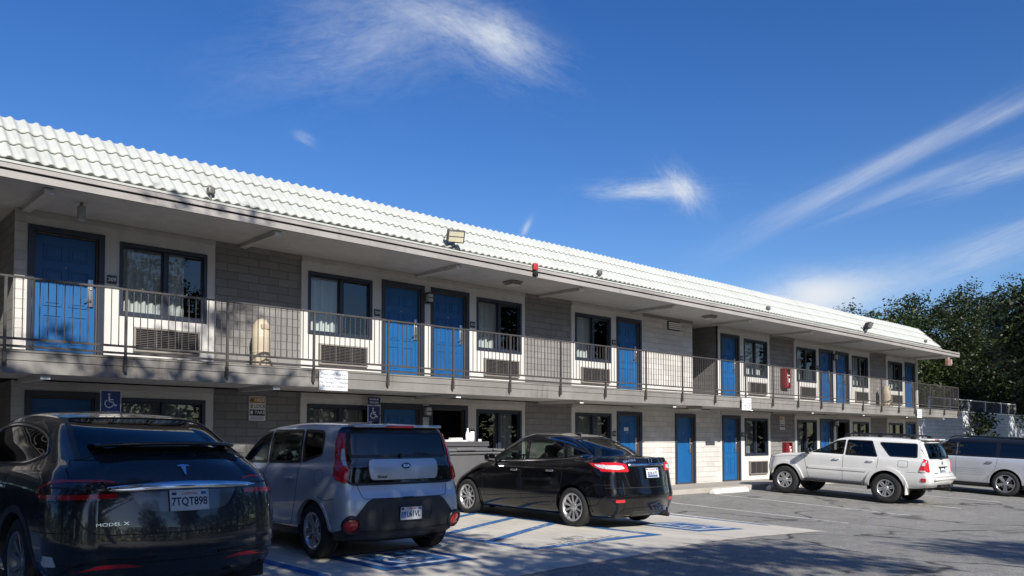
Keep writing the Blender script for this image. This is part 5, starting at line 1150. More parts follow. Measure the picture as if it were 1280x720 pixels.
# ------------------------------------------------------------------ black sedan
def car_sedan():
    L = 4.625; ax = (.99, 3.69); r = .318
    root = car_base('parked_car', 'black four door saloon with red tail lamps parked on the blue striped pavement', 'car', 10.42, 7.93, 88.8, L, ax, 'cars parked nose in at the motel')
    P = paint('car_paint_black', (.003, .003, .004), .0, .2)
    rings = [ring(.17, .35, 4.35, .72), ring(.22, .13, 4.5, .80, .12), ring(.38, .03, 4.60, .865, .15, .3, (.32, .28)), ring(.52, .0, 4.62, .88, .16, .35, (.32, .28)), ring([(0, .66), (4.6, .60)], .03, 4.60, .882, .16, .4, (.34, .28)),
        ring([(0, .86), (2, .77), (4.5, .66)], .07, 4.56, .878, .15, .45, (.36, .28)), ring([(0, 1.03), (1.4, .94), (3.4, .86), (4.3, .74)], .10, 4.45, .86, .14, .5, (.42, .3), (.6, .4), wr=.955),
        ring([(0, 1.125), (.5, 1.10), (1.3, 1.01), (3.5, .925), (4.2, .80)], .13, 4.28, .80, .12, .5, (.4, .3), (.6, .4), wr=.94),
        ring([(.4, 1.15), (1.1, 1.07), (2.2, 1.0), (3.5, .955)], .52, 3.62, .755, .14, .22, (.25, .22), (.16, .18), wr=.92),
        ring([(.7, 1.255), (1.4, 1.262), (2.4, 1.25), (3.2, 1.18)], .86, 3.14, .685, .12, .2, (.25, .22), (.16, .18), wr=.92),
        ring([(1.1, 1.355), (1.6, 1.42), (2.2, 1.44), (2.8, 1.375)], 1.22, 2.72, .59, .08, .14, (.25, .2), (.14, .16), wr=.93),
        ring([(1.3, 1.415), (1.7, 1.47), (2.2, 1.488), (2.6, 1.45)], 1.40, 2.58, .45, .05, .15, (.2, .16), (.2, .2)),
        ring([(1.5, 1.45), (2.0, 1.503), (2.5, 1.475)], 1.52, 2.5, .002, 0, 0, (.1, .001), (.1, .001))]
    B = Body(rings, [3, 6, 5, 6, 6, 6, 5, 7, 8, 8, 5, 10])
    arches(B, ax, r, .365)
    w1 = rpoly([(2.22, 1.035, .02), (3.12, 1.0, .03), (2.72, 1.225, .1), (2.45, 1.355, .05), (2.25, 1.395, .02)]); w2 = rpoly([(1.32, 1.085, .03), (2.16, 1.045, .02), (2.19, 1.40, .03), (1.82, 1.395, .08), (1.40, 1.345, .06)]); w3 = rpoly([(.80, 1.16, .02), (1.26, 1.105, .01), (1.34, 1.32, .02), (1.12, 1.25, .06)])
    for k, w in (('w1', w1), ('w2', w2), ('w3', w3)): B.cut(k, w, 'side')
    rg = rpoly([(.58, .62, .06), (.58, -.62, .06), (1.34, -.49, .08), (1.34, .49, .08)]); B.cut('rearg', rg, 'top')
    ws = rpoly([(3.5, -.60, .1), (3.5, .60, .1), (2.62, .48, .08), (2.62, -.48, .08)]); B.cut('wind', ws, 'top')
    trunk = rpoly([(.62, 1.11), (.52, .92, .04), (.46, .66, .05), (-.46, .66, .05), (-.52, .92, .04), (-.62, 1.11)]); B.cut('trunk', trunk, 'rear')
    d2 = rpoly([(1.30, 1.05), (1.22, .84, .1), (1.42, .36, .12), (2.18, .30, .03), (2.20, 1.02)]); d1 = rpoly([(2.21, 1.02), (2.19, .30, .03), (3.15, .30, .05), (3.25, .6, .1), (3.22, .97)]); B.cut('d2', d2, 'side'); B.cut('d1', d1, 'side')
    B.emit('body', 'body', P, root); tk = B.emit('boot_lid', 'trunk', P, root)
    for nm in ('d1', 'd2'):
        for sd in (1, -1): o = B.emit('door', nm, P, root, 0, sel=lambda c, sd=sd: c[:, 1] * sd > 0); handle(B, o, 2.36 if nm == 'd1' else 1.48, .865 if nm == 'd1' else .885, sd, M_chrome)
    mk_windows(B, root, [('w1', w1, 'side', M_cglass, M_seal), ('w2', w2, 'side', M_cglass, M_seal), ('w3', w3, 'side', M_tint_mid, M_seal), ('rearg', rg, 'top', M_tint_mid, M_blackpl), ('wind', ws, 'top', M_cglass, M_blackpl)], (.014, .010))
    for sd in (1, -1): m = MB(); B.strip(m, smooth_line([(3.18, .985), (2.2, 1.022), (1.3, 1.075), (.76, 1.15)]), 'side', sd, (.008, .008), .008, 0, False); B.strip(m, smooth_line([(.77, 1.16), (1.1, 1.27), (1.36, 1.345), (1.80, 1.412)]), 'side', sd, (.007, .007), .007, 0, False); m.build('window_trim', M_chrome, root, False)
    gaps(B, root, [(smooth_line([(1.30, 1.05), (1.22, .84), (1.42, .37), (1.5, .32), (2.18, .305)]), 'side', (1, -1)), (smooth_line([(2.205, 1.02), (2.20, .7), (2.19, .305)]), 'side', (1, -1)), (smooth_line([(3.22, .97), (3.25, .6), (3.15, .305)]), 'side', (1, -1)), (trunk, 'rear', (1,)), (smooth_line([(.26, .70), (.5, .70), (.66, .62)]), 'side', (1, -1)), (resample([(-.86, .655), (.86, .655)], .03, False), 'rear', (1,))])
    for sd in (1, -1):
        rp = [(.44, .90, .03), (.46, 1.02, .03), (.60, 1.045, .05), (.78, 1.045, .02), (.82, .97, .02), (.81, .905, .02), (.62, .90, .1)]
        spp = [(.36, 1.038, .01), (.50, 1.03, .05), (.68, 1.03, .01), (.54, .965, .06), (.36, .91, .02)]
        if sd < 0: rp = mirror_y(rp)
        m = MB(); B.panel(m, rpoly(rp), 'rear', 1, .008, 0, .03, .015, .01); B.panel(m, rpoly(spp), 'side', sd, .008, 0, .03, .015, .006); o = m.build('taillight', M_red, root, False)
        q = [(.50, .945, .02), (.53, .995, .02), (.75, 1.0, .02), (.77, .94, .02), (.62, .93, .03)]
        if sd < 0: q = mirror_y(q)
        m = MB(); B.panel(m, rpoly(q), 'rear', 1, .022, 0, .03, .012, .004); B.panel(m, rpoly([(.38, 1.005, .01), (.56, 1.008, .02), (.48, .965, .03), (.38, .945, .01)]), 'side', sd, .018, 0, .03, .012, .004); m.build('clear_lens', M_clear, o, False)
        rfq = [(.54, .43, .01), (.55, .475, .01), (.70, .475, .01), (.70, .43, .01)]; m = MB(); B.panel(m, rpoly(rfq if sd > 0 else mirror_y(rfq)), 'rear', 1, .006, 0, .03); m.build('reflector', M_red, root, False)
        mirror(B, root, 3.05, .99, sd, P, .9)
        wheel(root, ax[0], sd * .765, r, .205, .222, (10, .012, .022, 'plain'), .35, M_alloy); wheel(root, ax[1], sd * .765, r, .205, .222, (10, .012, .022, 'plain'), .1, M_alloy)
    arch_lips(B, ax, r, .365, root, P, .022, .006, .25)
    m = MB(); B.panel(m, rpoly([(.44, .985, .01), (.43, 1.025, .01), (-.43, 1.025, .01), (-.44, .985, .01)]), 'rear', 1, .02, 0, .04, .02, .008); m.build('chrome_bar', M_chrome, tk, False)
    m = MB(); m.lathe([(.042, 0), (.05, .006), (.042, .012), (.034, .006)], 28, 0, B.frame(0, 0, 1.075)); m.box(-.055, .055, -.009, .009, .002, .012, 0, B.frame(0, 0, 1.075)); m.build('emblem', M_chrome, tk, False)
    badge_text(B, tk, 'SENTRA', .40, 1.068, .048, sx=1.3); badge_text(B, tk, 'SV', -.40, .83, .04)
    lic_plate(B, root, 0, .88, 'Washington', ('BXK4172', 0, .075), .016, 'wa')
    m = MB(); B.strip(m, smooth_line([(.60, .26), (.50, .33), (.0, .345), (-.50, .33), (-.60, .26)]), 'rear', 1, (.008, .008), .008, 0, False); m.build('bumper_step', P, root, False)
    m = MB(); B.panel(m, rpoly([(.40, .20), (.38, .29, .03), (-.38, .29, .03), (-.40, .20)]), 'rear', 1, .003); m.build('rear_valance', M_greypl, root, False)
    # small aerial fin, interior
    m = MB(); m.rbox(1.62, 1.78, -.02, .02, 1.44, 1.49, .015); m.build('aerial_fin', P, root, False)
    underbody(B, root, ax, r, L, .88, .19, .365); seats(root, 2.38, 1.50, .36, .36); dash(root, 3.12, .97, .58, .4)
car_sedan()

# ------------------------------------------------------------------ white off-road SUV
def car_white_suv():
    L = 4.80; ax = (1.15, 3.94); r = .388
    root = car_base('parked_car', 'white off road SUV with roof rails and six spoke wheels', 'car', 22.33, 7.80, 91, L, ax, 'cars parked nose in at the motel')
    P = paint('car_paint_white', (.70, .70, .68), .0, .3)
    rings = [ring(.40, .45, 4.45, .74), ring(.46, .16, 4.66, .87, .05), ring(.58, .03, 4.76, .915, .05, .2, (.16, .14)), ring(.70, .0, 4.80, .93, .05, .22, (.16, .14)), ring(.80, .03, 4.79, .93, .05, .22, (.16, .14)),
        ring([(0, .86), (4.8, .88)], .085, 4.78, .925, .05, .22, (.15, .14)), ring([(0, 1.0), (3.4, 1.05), (4.7, 1.01)], .10, 4.74, .915, .05, .25, (.15, .14), (.3, .25)),
        ring([(0, 1.13), (3.4, 1.155), (4.6, 1.085)], .11, 4.62, .895, .05, .3, (.15, .14), (.4, .3), wr=.96),
        ring([(0, 1.17), (3.4, 1.195)], .12, 3.60, .875, .05, .2, (.15, .14), (.15, .16), wr=.955),
        ring([(0, 1.40), (3.0, 1.38)], .20, 3.10, .81, .05, .2, (.15, .14), (.15, .16), wr=.95),
        ring([(.2, 1.605), (1.4, 1.63), (2.6, 1.60)], .30, 2.72, .72, .05, .15, (.15, .14), (.15, .16), wr=.95),
        ring([(.3, 1.665), (1.4, 1.69), (2.5, 1.66)], .38, 2.55, .60, .05, .15, (.15, .14), (.2, .2)),
        ring([(.5, 1.685), (1.4, 1.71), (2.4, 1.685)], .5, 2.4, .002, 0, 0, (.1, .001), (.1, .001))]
    B = Body(rings, [3, 5, 5, 5, 4, 6, 6, 4, 9, 8, 5, 10])
    arches(B, ax, r, .46)
    w1 = rpoly([(2.30, 1.205, .02), (3.18, 1.215, .02), (2.72, 1.44, .06), (2.52, 1.55, .04), (2.30, 1.58, .02)]); w2 = rpoly([(1.40, 1.19, .02), (2.23, 1.19, .02), (2.23, 1.585, .03), (1.58, 1.585, .03)]); w3 = rpoly([(.42, 1.22, .03), (1.08, 1.22, .05), (1.38, 1.56, .06), (.46, 1.56, .05)])
    for k, w in (('w1', w1), ('w2', w2), ('w3', w3)): B.cut(k, w, 'side')
    rg = rpoly([(.70, 1.20, .05), (.63, 1.58, .06), (-.63, 1.58, .06), (-.70, 1.20, .05)]); B.cut('rearg', rg, 'rear')
    ws = rpoly([(3.5, -.72, .1), (3.5, .72, .1), (2.72, .60, .08), (2.72, -.60, .08)]); B.cut('wind', ws, 'top')
    hatch = rpoly([(.73, 1.62), (.78, 1.15, .05), (.74, .74, .05), (-.74, .74, .05), (-.78, 1.15, .05), (-.73, 1.62)]); B.cut('hatch', hatch, 'rear')
    d2 = rpoly([(1.36, 1.17), (1.36, .95, .1), (1.68, .60, .1), (1.72, .50, .03), (2.28, .50, .03), (2.28, 1.17)]); d1 = rpoly([(2.29, 1.17), (2.29, .50, .03), (3.24, .50, .05), (3.34, .9, .1), (3.40, 1.15)]); B.cut('d2', d2, 'side'); B.cut('d1', d1, 'side')
    B.emit('body', 'body', P, root); tg = B.emit('tailgate', 'hatch', P, root)
    for nm in ('d1', 'd2'):
        for sd in (1, -1): o = B.emit('door', nm, P, root, 0, sel=lambda c, sd=sd: c[:, 1] * sd > 0); handle(B, o, 2.45 if nm == 'd1' else 1.55, 1.07, sd, P)
    mk_windows(B, root, [('w1', w1, 'side', M_cglass, M_seal), ('w2', w2, 'side', M_tint_mid, M_seal), ('w3', w3, 'side', M_mblack, M_seal), ('rearg', rg, 'rear', M_tint, M_seal), ('wind', ws, 'top', M_cglass, M_blackpl)], (.018, .012))
    gaps(B, root, [(smooth_line([(1.36, 1.17), (1.38, .93), (1.66, .62), (1.72, .51)]), 'side', (1, -1)), (smooth_line([(2.285, 1.17), (2.285, .51)]), 'side', (1, -1)), (smooth_line([(3.40, 1.15), (3.34, .9), (3.24, .51)]), 'side', (1, -1)), (hatch, 'rear', (1,)), (smooth_line([(.12, .84), (.4, .84), (.66, .84)]), 'side', (1, -1)), (rpoly([(.62, .96, .04), (.62, 1.12, .04), (.86, 1.12, .04), (.86, .96, .04)]), 'side', (1,)), (smooth_line([(3.45, 1.10), (3.9, 1.06), (4.55, .99)]), 'side', (1, -1))], w=.0045, m=mat('gap_grey', (.05, .05, .05), .8))
    for sd in (1, -1):
        rp = [(.76, .86, .02), (.79, 1.02, .02), (.77, 1.19, .03), (.86, 1.19, .02), (.885, 1.0, .03), (.885, .86, .02)]
        spp = [(.19, .86, .01), (.205, 1.02, .02), (.215, 1.185, .01), (.255, 1.18, .03), (.33, .92, .05), (.34, .86, .01)]
        if sd < 0: rp = mirror_y(rp)
        m = MB(); B.panel(m, rpoly(rp), 'rear', 1, .012, 0, .03, .015); B.panel(m, rpoly(spp), 'side', sd, .012, 0, .03, .015); o = m.build('taillight', M_red, root, False)
        m = MB(); B.panel(m, rpoly([(.215, 1.02, .01), (.22, 1.10, .01), (.27, 1.10, .02), (.29, 1.02, .02)]), 'side', sd, .018, 0, .03, .01); B.panel(m, rpoly([(.20, .865), (.20, .90), (.325, .90), (.33, .865)]), 'side', sd, .018, 0, .03, .01); m.build('clear_lens', M_clear, o, False)
        m = MB(); B.panel(m, rpoly([(.17, .62, .02), (.17, .71, .02), (.29, .71, .02), (.29, .62, .02)]), 'side', sd, .010, 0, .03); m.build('bumper_lamp', M_red, root, False)
        m = MB(); B.strip(m, resample([(3.26, .80), (1.66, .80)], .03, False), 'side', sd, (.026, .026), .014, 0, False, depth=.014); m.build('side_moulding', P, root, False)
        mirror(B, root, 3.22, 1.17, sd, M_blackpl, 1.0)
        # flared arches
        for x in ax:
            th = np.linspace(-.12, PI + .12, 50); m = MB(); B.strip(m, np.array([(x + .47 * math.cos(t), r + .47 * math.sin(t)) for t in th]), 'side', sd, (.012, .075), .028, 0, False, depth=.03); m.build('wheel_arch', P, root, False)
        m = MB(); m.rbox(1.72, 3.32, *sorted((sd * .78, sd * .96)), .43, .49, .025); m.tube([(2.0, sd * .85, .44), (2.0, sd * .5, .46)], .02); m.tube([(3.0, sd * .85, .44), (3.0, sd * .5, .46)], .02); m.build('running_board', M_greypl, root, False)
        m = MB(); m.tube([(.55, sd * .57, 1.69), (.70, sd * .57, 1.755), (1.4, sd * .575, 1.775), (2.2, sd * .57, 1.765), (2.42, sd * .56, 1.69)], .022, 8); 
        for xx in (.62, 1.45, 2.3): m.rbox(xx - .06, xx + .06, sd * .57 - .03, sd * .57 + .03, 1.67, 1.765, .015)
        m.build('roof_rail', M_blackpl, root, False)
        wheel(root, ax[0], sd * .79, r, .265, .222, (6, .034, .052, 'ridge'), .25, M_alloy); wheel(root, ax[1], sd * .79, r, .265, .222, (6, .034, .052, 'ridge'), .0, M_alloy)
        m = MB(); m.box(.64, .66, *sorted((sd * .68, sd * .92)), .26, .56); m.build('mud_flap', P, root, False)
        m = MB(); B.panel(m, rpoly([(4.40, .93, .03), (4.35, 1.04, .03), (4.70, 1.03, .02), (4.72, .90, .02)]), 'side', sd, .008); m.build('headlight', M_clear, root, False)
    m = MB(); m.rbox(.24, .46, -.62, .62, 1.655, 1.70, .02); m.build('spoiler', P, root, False); m = MB(); m.rbox(.225, .25, -.14, .14, 1.665, 1.69, .01); m.build('brake_light', M_red, root, False)
    for xx in (.9, 1.9): m = MB(); m.tube([(xx, -.57, 1.76), (xx, .57, 1.76)], .016); m.build('roof_bar', M_blackpl, root, False)
    m = MB(); m.rbox(.05, .13, -.24, .24, .975, 1.0, .012); m.build('plate_lamp_bar', M_blackpl, tg, False); m = MB(); m.lathe([(.04, 0), (.048, .006), (.04, .012), (.034, .006)], 24, 0, B.frame(0, 0, 1.09)); m.lathe([(.02, 0), (.026, .006), (.02, .01)], 20, 0, B.frame(0, 0, 1.09)); m.build('emblem', M_chrome, tg, False)
    m = MB(); m.tube([(.10, 0, 1.18), (.12, .2, 1.20), (.135, .42, 1.215)], .010, 6); m.build('wiper', M_blackpl, root, False)
    lic_plate(B, root, 0, .885, None, ('6DKR215', 0, .09), .012); badge_text(B, tg, '4RUNNER', .48, .83, .045); badge_text(B, tg, 'SR5', -.50, .83, .045)
    m = MB(); m.rbox(-.02, .10, -.70, .70, .66, .73, .02); m.build('bumper_step', P, root, False)
    m = MB(); m.box(-.10, .3, -.035, .035, .40, .47); m.lathe([(0, 0), (.012, 0), (.012, .05), (.03, .07), (.03, .1), (0, .12)], 14, 0, Matrix.Translation((-.09, 0, .45))); m.box(-.03, .05, -.45, .45, .48, .55); m.build('tow_hitch', M_blackpl, root, False)
    underbody(B, root, ax, r, L, .93, .40, .46); seats(root, 2.5, 1.6, .72, .38); dash(root, 3.25, 1.15, .68, .6)
car_white_suv()

# ------------------------------------------------------------------ silver wagon behind
def car_wagon():
    L = 5.13; ax = (1.19, 4.18); r = .375
    root = car_base('parked_car', 'pale silver long wagon with black roof and pillars parked beyond the white SUV', 'car', 28.3, 6.70, 90, L, ax, 'cars parked nose in at the motel')
    P = paint('car_paint_palesilver', (.60, .62, .65), .4, .3); K = mat('gloss_black', (.006, .006, .007), .08, coat=1.0); RF = paint('car_paint_roof', (.02, .022, .026), .3, .25)
    rings = [ring(.22, .4, 4.8, .78), ring(.27, .14, 5.0, .88, .06), ring(.44, .03, 5.1, .945, .06, .15, (.16, .15)), ring(.62, .0, 5.13, .965, .06, .15, (.16, .15)), ring(.80, .02, 5.12, .965, .06, .15, (.16, .15)), ring(.95, .06, 5.10, .96, .05, .18, (.15, .15)),
        ring([(0, 1.09), (4, 1.08), (5, 1.0)], .09, 5.04, .94, .05, .2, (.15, .15), (.3, .25)), ring([(0, 1.13), (3.8, 1.12)], .10, 3.95, .915, .05, .2, (.15, .15), (.15, .16)), ring([(0, 1.38), (3.6, 1.36)], .16, 3.5, .86, .05, .2, (.15, .15), (.15, .16)),
        ring([(.2, 1.62), (2, 1.645), (3.2, 1.61)], .24, 3.1, .79, .05, .15, (.15, .15), (.15, .16)), ring([(.3, 1.68), (2, 1.71), (3, 1.67)], .32, 2.95, .66, .05, .15, (.15, .15), (.2, .2)), ring([(.5, 1.70), (2, 1.73), (2.8, 1.70)], .5, 2.8, .002, 0, 0, (.1, .001), (.1, .001))]
    B = Body(rings, [3, 5, 5, 5, 5, 5, 4, 8, 8, 4, 10]); arches(B, ax, r, .44)
    W = [('w1', rpoly([(2.62, 1.16, .02), (3.48, 1.15, .02), (3.04, 1.42, .06), (2.82, 1.555, .04), (2.62, 1.58, .02)]), M_tint_mid), ('w2', rpoly([(1.46, 1.165, .02), (2.52, 1.16, .02), (2.52, 1.585, .02), (1.46, 1.59, .02)]), M_mblack), ('w3', rpoly([(.50, 1.165, .03), (1.38, 1.165, .02), (1.38, 1.59, .02), (.55, 1.58, .05)]), M_mblack)]
    for k, w, m in W: B.cut(k, w, 'side')
    B.cut('pillars', rpoly([(.24, 1.135), (3.6, 1.125), (2.85, 1.61, .05), (.38, 1.625, .05)]), 'side')
    rg = rpoly([(.75, 1.18, .05), (.70, 1.58, .06), (-.70, 1.58, .06), (-.75, 1.18, .05)]); B.cut('rearg', rg, 'rear'); ws = rpoly([(3.85, -.75, .1), (3.85, .75, .1), (3.12, .66, .08), (3.12, -.66, .08)]); B.cut('wind', ws, 'top')
    B.cut('roof', rpoly([(.2, .95), (.2, -.95), (3.1, -.95), (3.1, .95)]), 'top', lim=lambda V: V[:, 2] > 1.6)
    d2 = rpoly([(1.42, 1.12), (1.44, .9, .1), (1.70, .5, .1), (2.56, .40, .03), (2.56, 1.12)]); d1 = rpoly([(2.57, 1.12), (2.57, .40, .03), (3.5, .40, .05), (3.62, .9, .1), (3.65, 1.12)]); B.cut('d2', d2, 'side'); B.cut('d1', d1, 'side'); B.cut('sill', rpoly([(.3, .2), (.3, .36), (4.9, .36), (4.9, .2)]), 'side')
    B.emit('body', 'body', P, root); B.emit('roof', 'roof', RF, root); [(B.emit('pillar_trim', 'pillars', K, root, sel=lambda c_, sd=sd: c_[:, 1] * sd > 0), B.emit('sill', 'sill', M_greypl, root, sel=lambda c_, sd=sd: c_[:, 1] * sd > 0)) for sd in (1, -1)]
    for nm in ('d1', 'd2'):
        for sd in (1, -1): o = B.emit('door', nm, P, root, 0, sel=lambda c, sd=sd: c[:, 1] * sd > 0); handle(B, o, 2.78 if nm == 'd1' else 1.62, .99, sd, M_chrome)
    mk_windows(B, root, [(k, w, 'side', m, M_seal) for k, w, m in W] + [('rearg', rg, 'rear', M_mblack, M_seal), ('wind', ws, 'top', M_tint_mid, M_blackpl)])
    m = MB()
    for sd in (1, -1):
        for z in (.78, .72, .66, .60): B.strip(m, resample([(3.55, z), (1.72, z)], .04, False), 'side', sd, (.006, .006), .005, 0, False)
        B.strip(m, resample([(2.565, 1.16), (2.565, 1.57)], .04, False), 'side', sd, (.006, .006), .006, 1, False)
    m.build('door_groove', [P, M_chrome], root, False)
    gaps(B, root, [(smooth_line([(1.42, 1.12), (1.44, .9), (1.70, .5), (1.8, .41)]), 'side', (1, -1)), (smooth_line([(2.565, 1.12), (2.565, .41)]), 'side', (1, -1)), (smooth_line([(3.65, 1.12), (3.62, .9), (3.5, .41)]), 'side', (1, -1))], m=MATS['gap_grey'])
    for sd in (1, -1):
        m = MB(); B.panel(m, rpoly([(sd * .72, .80), (sd * .72, 1.10), (sd * .90, 1.10), (sd * .90, .80)][::sd]), 'rear', 1, .01); m.build('taillight', M_red, root, False)
        m = MB(); B.panel(m, rpoly([(4.6, .85, .03), (4.55, 1.02, .03), (4.95, .98, .02), (4.98, .82, .02)]), 'side', sd, .008); m.build('headlight', M_clear, root, False)
        mirror(B, root, 3.5, 1.16, sd, P); wheel(root, ax[0], sd * .83, r, .255, .262, (5, .022, .030, 'twin'), .3, mat('alloy_bright', (.5, .51, .52), .25, .85)); wheel(root, ax[1], sd * .83, r, .255, .262, (5, .022, .030, 'twin'), .0, MATS['alloy_bright'])
        m = MB(); m.tube([(.5, sd * .66, 1.69), (.6, sd * .66, 1.735), (2.7, sd * .66, 1.745), (2.85, sd * .65, 1.68)], .018); m.build('roof_rail', M_blackpl, root, False)
    arch_lips(B, ax, r, .44, root, P, .03, .008, .34); underbody(B, root, ax, r, L, .965, .24, .44); seats(root, 2.75, 1.75, .55, .4); dash(root, 3.5, 1.12, .7, .5)
    lic_plate(B, root, 0, .78, None, ('8JMT640', 0, .09), .012)
car_wagon()
# ================================================================== background wall, trees
def leaf_mat(name, col, trans=.25):
    m, nt, b, out = new_mat(name); nt.n.remove(b)
    rnd = nt.node('ShaderNodeNewGeometry').outputs['Random Per Island']
    lo = tuple(c * .55 for c in col); hi = (col[0] * 1.7, col[1] * 1.45, col[2] * 1.1)
    c = nt.ramp(rnd, [(0, lo), (.6, col), (1, hi)])
    d = nt.node('ShaderNodeBsdfPrincipled', {'Base Color': c, 'Roughness': .45, 'Specular IOR Level': .35}); t = nt.node('ShaderNodeBsdfTranslucent', {'Color': c})
    mx = nt.node('ShaderNodeMixShader', {0: trans}); nt.l.new(d.outputs[0], mx.inputs[1]); nt.l.new(t.outputs[0], mx.inputs[2]); nt.l.new(mx.outputs[0], out.inputs[0]); return m
M_bark = mat('bark', (.09, .07, .055), .9, var=.35, vscale=8, bump=.6, bscale=25)
M_leaf = leaf_mat('leaf_dark', (.029, .046, .016)); M_leaf2 = leaf_mat('leaf_mid', (.050, .078, .022)); M_leaf3 = leaf_mat('leaf_shade_tree', (.045, .075, .02), .35)
def make_leaves(clumps, per, rad, size, rng, droop=.0, cull=None):
    n = len(clumps) * per; c = np.repeat(np.array(clumps), per, axis=0)
    off = rng.normal(size=(n, 3)); off /= np.linalg.norm(off, axis=1, keepdims=True) + 1e-9; off *= (rng.random((n, 1)) ** .5) * rad * rng.uniform(.6, 1.3, (n, 1)); off[:, 2] *= .75
    p = c + off; s = size * rng.uniform(.6, 1.3, (n, 1))
    d = rng.normal(size=(n, 3)); d[:, 2] = d[:, 2] * .5 - droop; d /= np.linalg.norm(d, axis=1, keepdims=True)
    e = rng.normal(size=(n, 3)); e[:, 2] *= .4; e -= d * (e * d).sum(1, keepdims=True); e /= np.linalg.norm(e, axis=1, keepdims=True)
    k = np.cross(d, e)
    V = np.stack([p, p + d * s * .45 + e * s * .27 + k * s * .06, p + d * s, p + d * s * .45 - e * s * .27 + k * s * .06], axis=1)
    if cull is not None: keep = cull(p); V = V[keep]
    return V
def leaf_object(name, V, m, parent):
    n = len(V); me = bpy.data.meshes.new(name); me.vertices.add(n * 4); me.vertices.foreach_set('co', V.reshape(-1)); me.loops.add(n * 4); me.loops.foreach_set('vertex_index', np.arange(n * 4, dtype=np.int32))
    me.polygons.add(n); me.polygons.foreach_set('loop_start', np.arange(0, n * 4, 4, dtype=np.int32)); me.materials.append(m); me.update(calc_edges=True); me.validate()
    o = bpy.data.objects.new(name, me); COL.objects.link(o); setp(o, parent); return o
def tree(label, base, blobs, nclump, per, crad, lsize, m, seed, tr=.25, cull=None, name='tree', group=None, shell=.55, limbs=26):
    rng = np.random.default_rng(seed); t = thing(name, label, 'tree', base, group=group)
    clumps = []
    vol = np.array([b[1] ** 2 * b[2] for b in blobs]); vol = vol / vol.sum()
    for (c, rh, rv), f in zip(blobs, vol):
        k = max(4, int(nclump * f)); d = rng.normal(size=(k, 3)); d /= np.linalg.norm(d, axis=1, keepdims=True); r = (shell + (1 - shell) * rng.random((k, 1))) * (rng.uniform(.82, 1.12, (k, 1)))
        clumps.append(np.array(c) + d * r * np.array((rh, rh, rv)))
    clumps = np.concatenate(clumps)
    if cull is not None: clumps = clumps[cull(clumps)]
    leaf_object('crown', make_leaves(clumps, per, crad, lsize, rng, .15, cull), m, t)
    b = Vector(base); mb = MB(); top = Vector(blobs[0][0]); mid = b.lerp(top, .45) + Vector((rng.uniform(-.3, .3), rng.uniform(-.3, .3), 0))
    mb.tube([b - Vector((0, 0, .3)), b + Vector((0, 0, .25)), b.lerp(mid, .6), mid, top], [tr * 1.5, tr * 1.1, tr * .85, tr * .7, tr * .25], 10)
    idx = rng.choice(len(clumps), min(limbs, len(clumps)), replace=False)
    for i in idx:
        e = Vector(clumps[i]); s0 = b.lerp(mid, rng.uniform(.75, 1)) if rng.random() < .5 else mid.lerp(top, rng.uniform(0, .7)); q = s0.lerp(e, .5) + Vector((rng.uniform(-.4, .4), rng.uniform(-.4, .4), rng.uniform(.1, .6)))
        mb.tube([s0, q, e], [tr * .38, tr * .22, tr * .06], 6)
    mb.build('trunk', M_bark, t); return t
FWh = np.array((math.cos(YAW), math.sin(YAW)))
def out_of_view(p):   # crowns above the photographer stay above head height and out of the way
    f = p[:, 0] * FWh[0] + p[:, 1] * FWh[1]; lat = p[:, 0] * FWh[1] - p[:, 1] * FWh[0]
    return ~((f > 0) & (p[:, 2] - EYE < .68 * f + .7) & (np.abs(lat) < f * .75 + 1.2))
# trees beyond the end wall
specs = [(50.5, 21.0, 10.2, 2.6, 'loose pale topped tree just right of the roof end', M_leaf2), (55.5, 20.5, 11.4, 3.3, 'dense dark tree behind the right end of the balcony', M_leaf), (61, 20.3, 12.2, 3.6, 'dark tree standing behind the white wall above its creeper', M_leaf),
         (67.5, 20.3, 13.4, 3.9, 'tall dark tree above the pale wagon', M_leaf), (75, 20.2, 14.9, 4.4, 'tallest dark tree at the right edge', M_leaf), (84, 20.5, 15, 4.8, 'dark tree partly cut by the right edge of the picture', M_leaf)]
for i, (x, y, zt, r_, lb, m_) in enumerate(specs):
    zc = zt - r_ * 1.0; bl = [((x, y, zc), r_, r_ * 1.0), ((x - r_ * .5, y - 1.2, zc - r_ * .9), r_ * .85, r_ * .8), ((x + r_ * .6, y - .8, zc - r_ * .8), r_ * .8, r_ * .8), ((x, y - 1.0, zc - r_ * 1.5), r_ * .95, r_ * .75), ((x + .4, y + .4, 4.2), r_ * .9, 1.6)]
    tree(lb, (x, y, -.05), bl, 420 if i else 260, 84 if i else 56, .78, .205, m_, 20 + i, .28, None, 'tree', 'trees beyond the white end wall', .5)
for x, y, lb in ((44.5, 10.6, 'added dark tree outside the picture that shades the near white wall'), (52.5, 11.2, 'added dark tree shading the white wall beyond the wagon'), (61, 11.5, 'added dark tree shading the far white wall')):  # trees added to throw shade on the white wall
    tree(lb, (x, y, -.4), [((x, y, 6.8), 3.0, 2.2), ((x + 2.4, y + .4, 6.0), 2.6, 1.7)], 330, 34, .7, .34, M_leaf, int(x), .22, lambda p: (p[:, 0] * .734 - p[:, 1] * .679) / (p[:, 0] * .679 + p[:, 1] * .734) > .585, 'tree', 'trees beyond the white end wall', .3)
tree('thin sprig topped tree showing just above the far roof edge', (59, 28.5, -.05), [((59, 28.5, 10.4), 1.4, 1.25), ((58, 28.2, 9), 1.8, 1.4)], 60, 26, .45, .17, M_leaf2, 61, .12, None, 'tree', 'trees beyond the white end wall', .3, 20)
